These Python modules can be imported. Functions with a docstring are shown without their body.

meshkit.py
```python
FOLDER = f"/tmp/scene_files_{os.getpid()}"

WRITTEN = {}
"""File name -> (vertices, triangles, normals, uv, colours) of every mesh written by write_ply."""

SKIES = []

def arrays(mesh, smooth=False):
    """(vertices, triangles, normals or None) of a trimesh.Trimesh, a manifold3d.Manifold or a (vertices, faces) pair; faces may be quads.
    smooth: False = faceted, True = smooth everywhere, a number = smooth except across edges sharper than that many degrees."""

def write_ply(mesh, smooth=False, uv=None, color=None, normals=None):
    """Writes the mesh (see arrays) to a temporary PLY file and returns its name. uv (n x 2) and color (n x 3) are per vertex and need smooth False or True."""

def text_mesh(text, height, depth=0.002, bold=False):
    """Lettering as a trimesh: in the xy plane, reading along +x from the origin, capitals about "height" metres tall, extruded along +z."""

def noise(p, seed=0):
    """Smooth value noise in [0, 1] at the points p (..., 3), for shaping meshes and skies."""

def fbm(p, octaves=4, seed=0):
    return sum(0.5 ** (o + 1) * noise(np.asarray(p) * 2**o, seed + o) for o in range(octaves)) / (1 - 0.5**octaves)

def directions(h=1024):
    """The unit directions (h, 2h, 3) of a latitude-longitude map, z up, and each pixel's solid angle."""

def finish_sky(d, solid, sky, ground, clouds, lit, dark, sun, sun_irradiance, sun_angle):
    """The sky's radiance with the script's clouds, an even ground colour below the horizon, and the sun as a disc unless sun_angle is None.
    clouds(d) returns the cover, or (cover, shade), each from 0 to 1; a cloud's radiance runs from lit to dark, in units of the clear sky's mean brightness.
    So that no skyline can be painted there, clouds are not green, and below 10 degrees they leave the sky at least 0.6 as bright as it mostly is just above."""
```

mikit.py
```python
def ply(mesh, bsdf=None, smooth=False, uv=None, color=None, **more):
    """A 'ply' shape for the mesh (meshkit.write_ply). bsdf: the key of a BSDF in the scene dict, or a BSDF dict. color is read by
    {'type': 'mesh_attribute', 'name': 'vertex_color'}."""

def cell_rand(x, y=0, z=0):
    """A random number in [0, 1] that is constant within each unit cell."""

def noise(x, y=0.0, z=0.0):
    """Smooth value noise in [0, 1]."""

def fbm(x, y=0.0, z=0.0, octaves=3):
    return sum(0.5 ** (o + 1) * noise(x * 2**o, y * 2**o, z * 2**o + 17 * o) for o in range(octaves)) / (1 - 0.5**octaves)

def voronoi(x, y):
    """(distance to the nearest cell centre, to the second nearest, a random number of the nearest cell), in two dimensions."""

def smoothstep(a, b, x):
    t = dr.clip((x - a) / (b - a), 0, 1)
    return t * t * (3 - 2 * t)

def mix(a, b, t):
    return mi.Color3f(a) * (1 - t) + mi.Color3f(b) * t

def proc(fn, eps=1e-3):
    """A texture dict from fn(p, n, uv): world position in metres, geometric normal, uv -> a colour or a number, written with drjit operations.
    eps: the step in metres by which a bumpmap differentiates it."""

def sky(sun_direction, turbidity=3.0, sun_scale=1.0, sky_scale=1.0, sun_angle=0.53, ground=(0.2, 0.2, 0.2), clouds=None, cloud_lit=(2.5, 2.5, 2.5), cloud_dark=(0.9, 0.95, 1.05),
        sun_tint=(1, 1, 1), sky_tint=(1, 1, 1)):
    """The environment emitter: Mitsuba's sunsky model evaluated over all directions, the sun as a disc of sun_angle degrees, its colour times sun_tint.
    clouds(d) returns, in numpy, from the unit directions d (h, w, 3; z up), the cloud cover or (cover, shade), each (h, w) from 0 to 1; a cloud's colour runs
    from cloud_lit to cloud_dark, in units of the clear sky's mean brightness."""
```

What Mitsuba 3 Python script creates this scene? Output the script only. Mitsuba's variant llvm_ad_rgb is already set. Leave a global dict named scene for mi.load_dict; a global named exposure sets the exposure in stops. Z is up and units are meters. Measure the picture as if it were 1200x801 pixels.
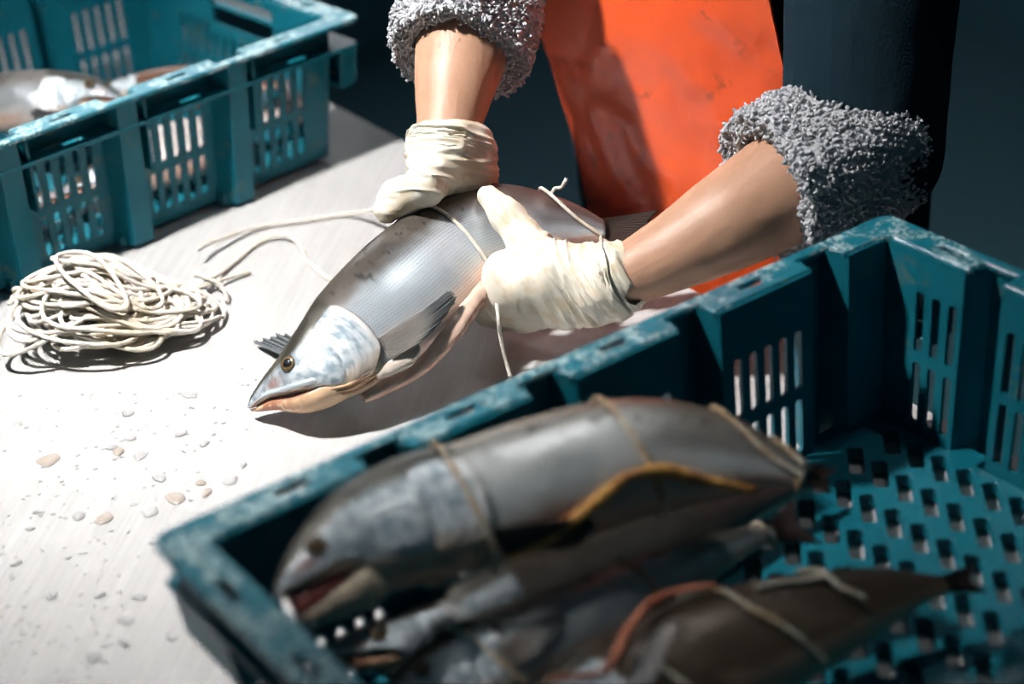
import math, random
import numpy as np
import trimesh, manifold3d as m3
import shapely.geometry as sg
from shapely.ops import unary_union
from shapely import affinity
import drjit as dr
import mitsuba as mi
import mikit, meshkit
from mikit import proc, noise, fbm, voronoi, smoothstep, mix, cell_rand

T = mi.ScalarTransform4f
PI = math.pi
scene, labels = {'type': 'scene'}, {}

# ------------------------------------------------------------------ camera, light, exposure
F_PX = 2100.07
CAM = np.array([-0.2904, -0.8179, 0.7402])
CAM_RIGHT = np.array([0.80339902, -0.59112474, -0.07156505])
CAM_DOWN = np.array([-0.34425009, -0.3630467, -0.86584581])
CAM_FWD = np.array([0.48584143, 0.72025595, -0.49516611])
M = np.eye(4)
M[:3, 0], M[:3, 1], M[:3, 2], M[:3, 3] = -CAM_RIGHT, -CAM_DOWN, CAM_FWD, CAM
scene['camera'] = {'type': 'thinlens', 'fov': 2 * math.degrees(math.atan(600 / F_PX)), 'fov_axis': 'x',
                   'to_world': T(M.tolist()), 'near_clip': 0.05, 'far_clip': 50.0,
                   'aperture_radius': 0.0105, 'focus_distance': 1.43}
exposure = 0.1
AMBIENT = (0.0070, 0.0205, 0.028)
LAMP_POS = np.array([-0.13, 0.47, 1.13])             # a work lamp hanging over the bench, just above the frame
LAMP_AIM = np.array([0.38, 0.43, 0.0])
LAMP_R, LAMP_L = 0.05, 1330.0
LAMP_COLOR = np.array([1.0, 0.972, 0.945])
TUBE_POS, TUBE_L = np.array([0.95, 0.21, 1.70]), 112.0  # a small ceiling tube to the right above the bench
WINDOW_L = np.array([2.3, 2.38, 2.45])                # frosted daylight window in the back wall, above the frame
scene['ambient'] = {'type': 'constant', 'radiance': {'type': 'rgb', 'value': list(AMBIENT)}}


def nrm(v):
    v = np.asarray(v, float)
    return v / np.linalg.norm(v, axis=-1, keepdims=True)


# ------------------------------------------------------------------ helpers
def tag(key, label=None, category=None, group=None, kind=None):
    d = labels.setdefault(key, {})
    for k, x in (('label', label), ('category', category), ('group', group), ('kind', kind)):
        if x:
            d[k] = x


def numbered(key):
    def taken(k):
        return k in scene or k in labels or any(x.startswith(k + '__') for x in scene)
    if not taken(key):
        return key
    i = 1
    while taken(f'{key}_{i:03d}'):
        i += 1
    return f'{key}_{i:03d}'


def add(key, mesh, bsdf, smooth=False, **more):
    key = numbered(key)
    scene[key] = mikit.ply(mesh, bsdf, smooth=smooth, **more)
    return key


def cat(*ms):
    ms = [m for x in ms for m in (x if isinstance(x, (list, tuple)) else [x])]
    return trimesh.util.concatenate(ms)


def mesh(v, f):
    return trimesh.Trimesh(np.asarray(v, float), np.asarray(f, int), process=False)


def box(x0, x1, y0, y1, z0, z1):
    b = trimesh.creation.box((x1 - x0, y1 - y0, z1 - z0))
    b.apply_translation([(x0 + x1) / 2, (y0 + y1) / 2, (z0 + z1) / 2])
    return b


def bevel_box(x0, x1, y0, y1, z0, z1, c=0.001):
    """A box with chamfered edges."""
    o = np.array([[x0, y0, z0], [x1, y1, z1]], float)
    pts = []
    for i in (0, 1):
        for j in (0, 1):
            for k in (0, 1):
                p = np.array([o[i, 0], o[j, 1], o[k, 2]])
                s = np.array([1 - 2 * i, 1 - 2 * j, 1 - 2 * k]) * c
                for a in range(3):
                    q = p + s
                    q[a] = p[a]
                    pts.append(q)
    return trimesh.convex.convex_hull(np.array(pts))


def poly_extrude(poly, h, c=0.0, z0=0.0):
    """A polygon raised by h, its upper edge chamfered by c."""
    out = []
    for g in getattr(poly, 'geoms', [poly]):
        g = sg.polygon.orient(g.simplify(1e-6))
        rings = [np.array(r.coords)[:-1] for r in (g.exterior, *g.interiors)]
        v2, tri = trimesh.creation.triangulate_polygon(g, engine='earcut')
        allp = np.vstack(rings)
        # match triangulation vertices to ring vertices
        from scipy.spatial import cKDTree
        idx = cKDTree(allp).query(v2)[1]
        tri = idx[tri]
        a2 = allp[tri]
        area = np.cross(a2[:, 1] - a2[:, 0], a2[:, 2] - a2[:, 0])
        tri[area < 0] = tri[area < 0][:, ::-1]
        inset, at, sides = np.zeros_like(allp), 0, []
        n = len(allp)
        for r in rings:
            k = len(r)
            e0, e1 = nrm(r - np.roll(r, 1, 0)), nrm(np.roll(r, -1, 0) - r)
            n0, n1 = np.stack([-e0[:, 1], e0[:, 0]], 1), np.stack([-e1[:, 1], e1[:, 0]], 1)
            b = n0 + n1
            inset[at:at + k] = b / np.maximum((b * b).sum(1, keepdims=True) / 2, 0.3)
            i = np.arange(k) + at
            sides.append(np.stack([i, np.roll(i, -1)], 1))
            at += k
        sides = np.vstack(sides)
        z = lambda p, zz: np.column_stack([p, np.full(n, zz)])
        layers = [z(allp, z0), z(allp, z0 + h - c)] + ([z(allp + inset * c, z0 + h)] if c else [])
        fs = [tri[:, ::-1]]
        for l in range(len(layers) - 1):
            a, b = sides[:, 0] + l * n, sides[:, 1] + l * n
            fs += [np.stack([a, b, b + n], 1), np.stack([a, b + n, a + n], 1)]
        fs.append(tri + (len(layers) - 1) * n)
        out.append(mesh(np.vstack(layers), np.vstack(fs)))
    return cat(out)


def catmull(p, n):
    """n points along a smooth curve through the points p (any number of columns)."""
    p = np.asarray(p, float)
    q = np.vstack([2 * p[0] - p[1], p, 2 * p[-1] - p[-2]])
    t = np.linspace(0, len(p) - 1, n)
    i = np.minimum(t.astype(int), len(p) - 2)
    u = (t - i)[:, None]
    a, b, c, d = q[i], q[i + 1], q[i + 2], q[i + 3]
    return 0.5 * (2 * b + (c - a) * u + (2 * a - 5 * b + 4 * c - d) * u ** 2 + (3 * b - a - 3 * c + d) * u ** 3)


def frames(path, up=None):
    """Tangent, normal, binormal along a path; with up given, the normal stays towards it."""
    t = nrm(np.gradient(path, axis=0))
    if up is not None:
        up = np.broadcast_to(np.asarray(up, float), path.shape)
        n = nrm(up - (up * t).sum(1, keepdims=True) * t)
    else:
        n = np.zeros_like(t)
        a = np.array([0, 0, 1.0]) if abs(t[0, 2]) < 0.9 else np.array([1.0, 0, 0])
        n[0] = nrm(a - a @ t[0] * t[0])
        for i in range(1, len(t)):
            n[i] = nrm(n[i - 1] - n[i - 1] @ t[i] * t[i])
    return t, n, np.cross(t, n)


def grid_faces(n, k, closed=True):
    """Faces of n rings of k points."""
    i, j = np.meshgrid(np.arange(n - 1), np.arange(k if closed else k - 1), indexing='ij')
    a = i * k + j
    b = i * k + (j + 1) % k
    return np.vstack([np.stack([a, b, b + k], -1).reshape(-1, 3), np.stack([a, b + k, a + k], -1).reshape(-1, 3)])


def tube(path, r, sides=8, cap=True, twist=0.0):
    path = np.asarray(path, float)
    n = len(path)
    r = np.broadcast_to(r, n)
    t, a, b = frames(path)
    ang = np.linspace(0, 2 * PI, sides, endpoint=False)
    v = path[:, None] + r[:, None, None] * (np.cos(ang)[None, :, None] * a[:, None] + np.sin(ang)[None, :, None] * b[:, None])
    f = grid_faces(n, sides)
    v = v.reshape(-1, 3)
    if cap:
        v = np.vstack([v, path[0], path[-1]])
        j = np.arange(sides)
        j2 = (j + 1) % sides
        f = np.vstack([f, np.stack([np.full(sides, n * sides), j2, j], 1), np.stack([np.full(sides, n * sides + 1), j + (n - 1) * sides, j2 + (n - 1) * sides], 1)])
    return mesh(v, f)


def px_ray(px, py):
    d = ((px - 600) / F_PX) * CAM_RIGHT + ((py - 400.5) / F_PX) * CAM_DOWN + CAM_FWD
    return CAM, d


# ------------------------------------------------------------------ materials
def principled(name, base, rough=0.4, bump=None, bump_scale=1.0, **kw):
    b = {'type': 'principled', 'base_color': base if isinstance(base, dict) else {'type': 'rgb', 'value': list(base)}, 'roughness': rough, **kw}
    if bump is not None:
        b = {'type': 'bumpmap', 'arbitrary': bump, 'scale': bump_scale, 'bsdf': b}
    scene[name] = {'type': 'twosided', 'bsdf': b}
    return name


def teal(p, n, uv):
    a = fbm(p.x * 18, p.y * 18, p.z * 18)
    g = fbm(p.x * 160, p.y * 160, p.z * 160, octaves=2)
    c = mix((0.002, 0.098, 0.142), (0.010, 0.152, 0.200), a)
    dirt = smoothstep(0.60, 0.72, fbm(p.x * 45 + 7, p.y * 45, p.z * 45)) * smoothstep(0.35, 0.7, g)
    return mix(c, (0.10, 0.16, 0.13), dirt * 0.55)


def teal_rim(p, n, uv):
    a = fbm(p.x * 18, p.y * 18, p.z * 18)
    c = mix((0.002, 0.098, 0.142), (0.010, 0.152, 0.200), a)
    g = fbm(p.x * 420, p.y * 420, p.z * 420, octaves=2)
    w = smoothstep(0.38, 0.60, fbm(p.x * 60 + 3, p.y * 60, p.z * 60)) * smoothstep(0.38, 0.62, g)
    c = mix(c, (0.38, 0.52, 0.53), w * 0.8)                               # scuffed, bleached patches
    d = smoothstep(0.66, 0.74, fbm(p.x * 75 + 31, p.y * 75, p.z * 75)) * smoothstep(0.45, 0.6, g)
    return mix(c, (0.17, 0.15, 0.09), d * 0.7)


def fine_grain(p, n, uv):
    return fbm(p.x * 500, p.y * 500, p.z * 500, octaves=2)


principled('mat_crate', proc(teal), 0.34, specular=0.28)
principled('mat_crate_rim', proc(teal_rim), 0.27, bump=proc(fine_grain, 4e-4), bump_scale=0.00025, specular=0.6)


def steel_color(p, n, uv):
    a = fbm(p.x * 5, p.y * 5, p.z * 5)
    s = fbm(p.x * 12 + p.y * 9, (p.y - p.x) * 300, 0.0, octaves=2)
    st = smoothstep(0.60, 0.70, fbm(p.x * 26, p.y * 26 + 9, 0.0)) * smoothstep(0.4, 0.65, fbm(p.x * 300, p.y * 300, 0.0, octaves=2))
    c = mix((0.36, 0.358, 0.356), (0.52, 0.515, 0.51), a * 0.6 + s * 0.4)
    return mix(c, (0.50, 0.44, 0.39), st * 0.10)


def steel_rough(p, n, uv):
    return 0.42 + 0.12 * fbm(p.x * 14, p.y * 14, 3.0) + 0.05 * fbm(p.x * 200, p.y * 200, 0.0, octaves=2)


def steel_bump(p, n, uv):
    a = noise(p.x * 60 + p.y * 50, (p.y - p.x) * 900, 0.0)
    b = noise(p.x * 700, p.y * 60, 5.0)
    w = fbm(p.x * 90, p.y * 90, 2.0, octaves=2)
    return a * 0.10 + b * 0.06 + w * 0.5


principled('mat_steel', proc(steel_color), proc(steel_rough), bump=proc(steel_bump, 5e-4), bump_scale=0.0007, metallic=0.05, specular=0.12)
principled('mat_dark_wall', (0.085, 0.22, 0.27), 0.8)
principled('mat_dark_floor', (0.05, 0.13, 0.16), 0.7)
principled('mat_window_frame', (0.4, 0.4, 0.4), 0.5)
principled('mat_lamp_shade', (0.05, 0.05, 0.05), 0.5)

# ------------------------------------------------------------------ the room
WX0, WX1, WZ0, WZ1 = 0.85, 2.75, 0.72, 2.02
for key, m, mat in (('floor', box(-3.2, 3.2, -3.2, 3.2, -1.0, -0.9), 'mat_dark_floor'),
                    ('wall_right', box(3.1, 3.2, -3.2, 3.2, -0.9, 3.2), 'mat_dark_wall'),
                    ('wall_back', cat(box(-3.2, WX0, 3.1, 3.2, -0.9, 3.2), box(WX1, 3.1, 3.1, 3.2, -0.9, 3.2), box(WX0, WX1, 3.1, 3.2, -0.9, WZ0), box(WX0, WX1, 3.1, 3.2, WZ1, 3.2)), 'mat_dark_wall')):
    tag(add(key, m, mat), kind='structure')

# the window: a frame with two mullions, three frosted panes lit by daylight
fr = [box(WX0, WX1, 3.09, 3.17, WZ0, WZ0 + .05), box(WX0, WX1, 3.09, 3.17, WZ1 - .05, WZ1), box(WX0, WX0 + .05, 3.09, 3.17, WZ0 + .05, WZ1 - .05), box(WX1 - .05, WX1, 3.09, 3.17, WZ0 + .05, WZ1 - .05)]
pw = (WX1 - WX0 - 0.10 - 2 * 0.04) / 3
tag(add('window_1__frame', cat(fr), 'mat_window_frame'))
for i in range(3):
    x0 = WX0 + 0.05 + i * (pw + 0.04)
    if i:
        add('window_1__mullion', box(x0 - 0.04, x0, 3.09, 3.17, WZ0 + .05, WZ1 - .05), 'mat_window_frame')
    pane = mesh([[x0, 3.14, WZ0 + .05], [x0 + pw, 3.14, WZ0 + .05], [x0 + pw, 3.14, WZ1 - .05], [x0, 3.14, WZ1 - .05]], [[0, 1, 2], [0, 2, 3]])
    k = add('window_1__pane', pane, 'mat_window_frame')
    scene[k]['emitter'] = {'type': 'area', 'radiance': {'type': 'rgb', 'value': WINDOW_L.tolist()}}
tag('window_1', kind='structure')

# work lamp: a round diffuser in a deep shade, outside the frame
LP = LAMP_POS
L_DIR = nrm(LAMP_POS - LAMP_AIM)
lamp_u = nrm(np.cross(L_DIR, [0, 0, 1.0]))
LAMP_M = np.eye(4)
LAMP_M[:3, 0], LAMP_M[:3, 1], LAMP_M[:3, 2], LAMP_M[:3, 3] = lamp_u, np.cross(-L_DIR, lamp_u), -L_DIR, LP
disk = trimesh.creation.cylinder(LAMP_R, 0.001, sections=40)
ang = np.linspace(0, 2 * PI, 41)[:-1]
dv = np.vstack([[0, 0, 0], np.stack([LAMP_R * np.cos(ang), LAMP_R * np.sin(ang), ang * 0], 1)])
df = np.stack([np.zeros(40, int), np.arange(40) + 1, (np.arange(40) + 1) % 40 + 1], 1)
d = trimesh.Trimesh(dv, df, process=False)
d.apply_transform(LAMP_M)
scene['work_lamp__diffuser'] = {**mikit.ply(d, 'mat_lamp_shade'), 'emitter': {'type': 'area', 'radiance': {'type': 'rgb', 'value': (LAMP_COLOR * LAMP_L).tolist()}}}
prof = [(0.0, -0.02), (0.06, -0.02), (0.079, 0.0), (0.079, 0.142), (0.075, 0.142), (0.075, 0.003), (0.0, -0.012)]
sh = trimesh.creation.revolve(np.array(prof), sections=40)
sh.apply_transform(LAMP_M)
add('work_lamp__shade', sh, 'mat_lamp_shade', smooth=40)
add('work_lamp__bracket', tube(np.array([LP + L_DIR * 0.02, LP + L_DIR * 0.1, [LP[0], LP[1], LP[2] + 0.2], [LP[0], LP[1], 3.19]]), 0.012, 10), 'mat_lamp_shade', smooth=40)
tag('work_lamp', 'round black work lamp with deep shade hanging over the bench', 'lamp')

# ceiling tube: a short fluorescent tube under a tin reflector, hanging on two rods
tx, ty, tz = TUBE_POS
pane = mesh([[tx - .016, ty - .11, tz], [tx + .016, ty - .11, tz], [tx + .016, ty + .11, tz], [tx - .016, ty + .11, tz]], [[0, 2, 1], [0, 3, 2]])
k = add('ceiling_lamp__diffuser', pane, 'mat_lamp_shade')
scene[k]['emitter'] = {'type': 'area', 'radiance': {'type': 'rgb', 'value': [TUBE_L, TUBE_L * 0.99, TUBE_L * 0.97]}}
add('ceiling_lamp__reflector', cat(bevel_box(tx - .045, tx + .045, ty - .13, ty + .13, tz + .004, tz + .03, .004)), 'mat_lamp_shade')
for q in (-.10, .10):
    add('ceiling_lamp__rod', tube(np.array([[tx, ty + q, tz + .03], [tx, ty + q, 3.19]]), 0.005, 8), 'mat_lamp_shade', smooth=40)
tag('ceiling_lamp', 'short fluorescent lamp hanging above the right side of the bench', 'lamp')

# ------------------------------------------------------------------ steel bench
EDGE = 0.6065
add('work_table__top', bevel_box(-1.1, EDGE, -1.25, 1.5, -0.012, 0.0, 0.002), 'mat_steel')
add('work_table__edge_lip', bevel_box(EDGE - 0.012, EDGE - 0.0005, -1.249, 1.499, -0.055, -0.0125, 0.002), 'mat_steel')
for x in (-1.03, 0.54):
    for y in (-1.18, 1.43):
        add('work_table__leg', bevel_box(x - .02, x + .02, y - .02, y + .02, -0.9, -0.0125, 0.003), 'mat_steel')
tag('work_table', 'wet brushed stainless steel work table under the crates and fish', 'table')

# ------------------------------------------------------------------ crates
CL, CW, CH = 0.60, 0.40, 0.1524
LONG_SLOT_X = (0.145, 0.267, 0.389, 0.511)
LONG_PILLARS = (0.084, 0.206, 0.328, 0.450)


def corrug(s, pillars, half=0.0180, top=0.0105, depth=0.0225):
    """How far the wall stands out at s: upright channels at the pillars."""
    o = np.zeros_like(s)
    for c in pillars:
        o = np.maximum(o, depth * np.clip((half - np.abs(s - c)) / (half - top), 0, 1))
    return o


def rounded_slot(x0, x1, z0, z1, r=0.0027):
    return sg.box(x0 + r, z0 + r, x1 - r, z1 - r).buffer(r, quad_segs=3)


def wall_sheet(length, pillars, holes, thick=0.0032, z1=0.1505, half=0.0180, top=0.0105):
    """A wall in (s, o, z): s along it, o outwards (0 = the rim's outer edge)."""
    s0, s1 = 0.0272, length - 0.0272
    P = sg.box(s0, 0.004, s1, z1).difference(unary_union(holes)) if holes else sg.box(s0, 0.004, s1, z1)
    cuts = sorted({s0, s1, *[c + k for c in pillars for k in (-half, -top, top, half)]})
    cuts = [c for c in cuts if s0 <= c <= s1]
    parts = []
    for a, b in zip(cuts[:-1], cuts[1:]):
        g = P.intersection(sg.box(a, 0, b, 1))
        if g.is_empty:
            continue
        for q in getattr(g, 'geoms', [g]):
            if q.area < 1e-7:
                continue
            m = poly_extrude(q, thick)
            v = m.vertices
            w = np.column_stack([v[:, 0], -0.0272 + v[:, 2] + corrug(np.clip(v[:, 0], a + 1e-7, b - 1e-7), pillars, half, top), v[:, 1]])
            f = m.faces[:, ::-1]
            parts.append(mesh(w, f))
    return cat(parts)


def rib_mesh(length, pillars, half, top):
    """The flange under the rim, cut out where the wall's channels stand out."""
    cuts = [sg.Polygon([(c - half - .001, -0.028), (c - top - .001, -0.0020), (c + top + .001, -0.0020), (c + half + .001, -0.028)]) for c in pillars]
    g = sg.box(0.006, -0.0235, length - 0.006, -0.0006).difference(unary_union(cuts)) if cuts else sg.box(0.006, -0.0235, length - 0.006, -0.0006)
    return poly_extrude(g, 0.0038, 0.0008, 0.1215)


def slot_rows(centers, n, pitch, width, rows):
    return [rounded_slot(c + (k - (n - 1) / 2) * pitch - width / 2, c + (k - (n - 1) / 2) * pitch + width / 2, z0, z1)
            for c in centers for k in range(n) for z0, z1 in rows]


ROWS = ((0.0165, 0.058), (0.0665, 0.1110))
MID = CL / 2


def crate_parts(seed):
    """The crate's parts in its own frame: x 0..CL, y 0..CW, the open handle in the wall at x = CL."""
    parts = []
    draft = lambda o, z: o - 0.013 * (1 - z / CH)

    def long_wall(v, far):
        x, o, z = v[:, 0], draft(v[:, 1], v[:, 2]), v[:, 2]
        x = MID + (x - MID) * (1 - 0.042 * (1 - z / CH))
        return np.column_stack([x, CW + o if far else -o, z])

    def short_wall(v, right):
        y, o, z = v[:, 0], draft(v[:, 1], v[:, 2]), v[:, 2]
        y = CW / 2 + (y - CW / 2) * (1 - 0.062 * (1 - z / CH))
        return np.column_stack([CL + o if right else -o, y, z])

    def put(name, m, mapper, flag, flip, mat='mat_crate', smooth=30):
        w = mesh(mapper(m.vertices, flag), m.faces[:, ::-1] if flip else m.faces)
        parts.append((name, w, mat, smooth))

    for far in (False, True):
        w = wall_sheet(CL, LONG_PILLARS, slot_rows(LONG_SLOT_X, 5, 0.0143, 0.0068, ROWS))
        put('long_wall', w, long_wall, far, not far)
        # outer horizontal rib under the rim, with the upright fins beside each pillar
        rib = rib_mesh(CL, LONG_PILLARS, 0.018, 0.0105)
        put('outer_rib', rib, long_wall, far, not far)
        fins = [bevel_box(c + 0.0190, c + 0.0220, -0.0235, -0.0035, 0.0720, 0.1212, 0.0008) for c in LONG_PILLARS] + \
               [bevel_box(c + 0.0190, c + 0.0220, -0.0235, -0.0035, 0.1258, 0.1460, 0.0008) for c in LONG_PILLARS]
        for fm in fins:
            put('upright_fin', fm, long_wall, far, not far)
    for right in (False, True):
        if right:
            pil = ()
            holes = [rounded_slot(0.117, 0.230, 0.105, 0.139, 0.005)]
            holes += [rounded_slot(c - .0036, c + .0036, 0.064, 0.104 if c > 0.24 else 0.094) for c in np.arange(0.126, 0.305, 0.0168)]
            holes += [rounded_slot(c - .0036, c + .0036, 0.0165, 0.056) for c in np.arange(0.126, 0.305, 0.0168)]
        else:
            pil = (0.116, 0.200, 0.284)
            holes = slot_rows((0.076, 0.158, 0.242, 0.324), 3, 0.0150, 0.0078, ((0.020, 0.067), (0.075, 0.1215)))
        w = wall_sheet(CW, pil, holes, half=0.0165, top=0.010)
        put('short_wall', w, short_wall, right, right)
        rib = rib_mesh(CW, pil, 0.0165, 0.010)
        put('outer_rib', rib, short_wall, right, right)
        for y0, y1 in ((0.004, 0.072), (CW - 0.072, CW - 0.004)):
            lug = cat(bevel_box(y0, y1, -0.006, -0.0028, 0.0850, 0.1213, 0.0008),
                      bevel_box(y0, y0 + .003, -0.0235, -0.0060, 0.0850, 0.1213, 0.0008),
                      bevel_box(y1 - .003, y1, -0.0235, -0.0060, 0.0850, 0.1213, 0.0008),
                      bevel_box(y0, y1, -0.0235, -0.0060, 0.0820, 0.0849, 0.0008))
            put('stacking_lug', lug, short_wall, right, right)
    # corner posts: a quarter-round shell closing the two walls
    for cx, cy in ((0, 0), (1, 0), (1, 1), (0, 1)):
        m = bevel_box(-0.0010, 0.0035, -0.0010, 0.0035, 0.0045, 0.1500, 0.0012)
        v = m.vertices.copy()
        x, y, z = v[:, 0] + 0.0242, v[:, 1] + 0.0242, v[:, 2]
        x, y = x + 0.013 * (1 - z / CH), y + 0.013 * (1 - z / CH)
        x, y = (CL - x if cx else x), (CW - y if cy else y)
        parts.append(('corner_post', mesh(np.column_stack([x, y, z]), m.faces if cx == cy else m.faces[:, ::-1]), 'mat_crate', False))
    # rim
    outer = sg.box(0.012, 0.012, CL - 0.012, CW - 0.012).buffer(0.012, quad_segs=6)
    inner = sg.box(0.0345, 0.0345, CL - 0.0345, CW - 0.0345).buffer(0.009, quad_segs=5)
    notch = [sg.box(c - 0.0160, y0, c + 0.0160, y1) for c in LONG_PILLARS for y0, y1 in ((0.0095, 0.03), (CW - 0.03, CW - 0.0095))]
    notch += [sg.box(0.0095, c - 0.0145, 0.03, c + 0.0145) for c in (0.116, 0.200, 0.284)]
    slots = [sg.box(c - 0.0105, y - 0.003, c + 0.0105, y + 0.003) for c in LONG_SLOT_X for y in (0.0125, CW - 0.0125)]
    slots += [sg.box(x - 0.003, c - 0.0105, x + 0.003, c + 0.0105) for x in (0.0125, CL - 0.0125) for c in (0.076, 0.158, 0.242, 0.324)]
    rim = outer.difference(unary_union([inner, *notch])).difference(unary_union(slots))
    rim = rim.buffer(-0.0010, quad_segs=2).buffer(0.0010, quad_segs=2)
    parts.append(('rim', poly_extrude(rim, 0.0042, 0.0013, CH - 0.0042), 'mat_crate_rim', False))
    # floor of open bars
    fi = sg.box(0.0405, 0.0405, CL - 0.0405, CW - 0.0405)
    fi = unary_union([fi, *[sg.box(c - 0.018, 0.026, c + 0.018, CW - 0.026) for c in [MID + (q - MID) * 0.958 for q in LONG_PILLARS]],
                      *[sg.box(0.026, c - 0.014, 0.06, c + 0.014) for c in (0.116, 0.200, 0.284)]])
    holes = []
    a = math.atan2(0.029, 0.026)
    for i in range(0, 17):
        for j in range(0, 17):
            cx, cy = 0.025 + i * 0.036 + (j % 2) * 0.0, 0.022 + j * 0.0235
            h = affinity.translate(affinity.rotate(rounded_slot(-0.0165, 0.0165, -0.0055, 0.0055, 0.003), a, use_radians=True), cx, cy)
            if fi.buffer(-0.006).contains(h):
                holes.append(h)
    parts.append(('floor_grid', poly_extrude(fi.difference(unary_union(holes)), 0.0105, 0.0006, 0.002), 'mat_crate', False))
    return parts


def place_crate(key, x, y, rz, parts):
    m = np.eye(4)
    m[:2, :2] = [[math.cos(rz), -math.sin(rz)], [math.sin(rz), math.cos(rz)]]
    m[:2, 3] = x, y
    for name, w, mat, smooth in parts:
        q = w.copy()
        q.vertices = w.vertices @ m[:3, :3].T + m[:3, 3] + [0, 0, 0.0006]
        add(f'{key}__{name}', q, mat, smooth=smooth)


CR = crate_parts(0)
AX, AY, AR = -0.0348, 0.5997, 0.1043
place_crate('fish_crate', AX, AY, AR, CR)
tag('fish_crate', 'teal slatted plastic fish crate at the far side of the table behind the rope pile', 'crate')
place_crate('fish_crate_001', CL, 0.0, PI, CR)
tag('fish_crate_001', 'teal plastic fish crate in front, holding the tied salmon', 'crate')


# ------------------------------------------------------------------ fish
def lin(*rgb):
    c = np.asarray(rgb, float) / 255.0
    return np.where(c <= 0.04045, c / 12.92, ((c + 0.055) / 1.055) ** 2.4)


def W(px, py, z):
    """The point at height z that the photograph shows at a pixel."""
    c, d = px_ray(px, py)
    return c + d * ((z - c[2]) / d[2])


def sstep(a, b, x):
    t = np.clip((x - a) / (b - a), 0, 1)
    return t * t * (3 - 2 * t)


def lerp(a, b, t):
    return a + (b - a) * np.asarray(t)[..., None]


def scales(p, n, uv):
    u, v = uv.x, uv.y
    row = dr.floor(v)
    uu = u + 0.5 * (row - 2 * dr.floor(row * 0.5))
    fx, fy = uu - dr.floor(uu) - 0.5, v - row - 0.5
    dome = 1 - dr.minimum(1.0, 3.2 * (fx * fx + fy * fy))
    return dome + 0.5 * fbm(p.x * 60, p.y * 60, p.z * 60, octaves=2)


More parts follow.
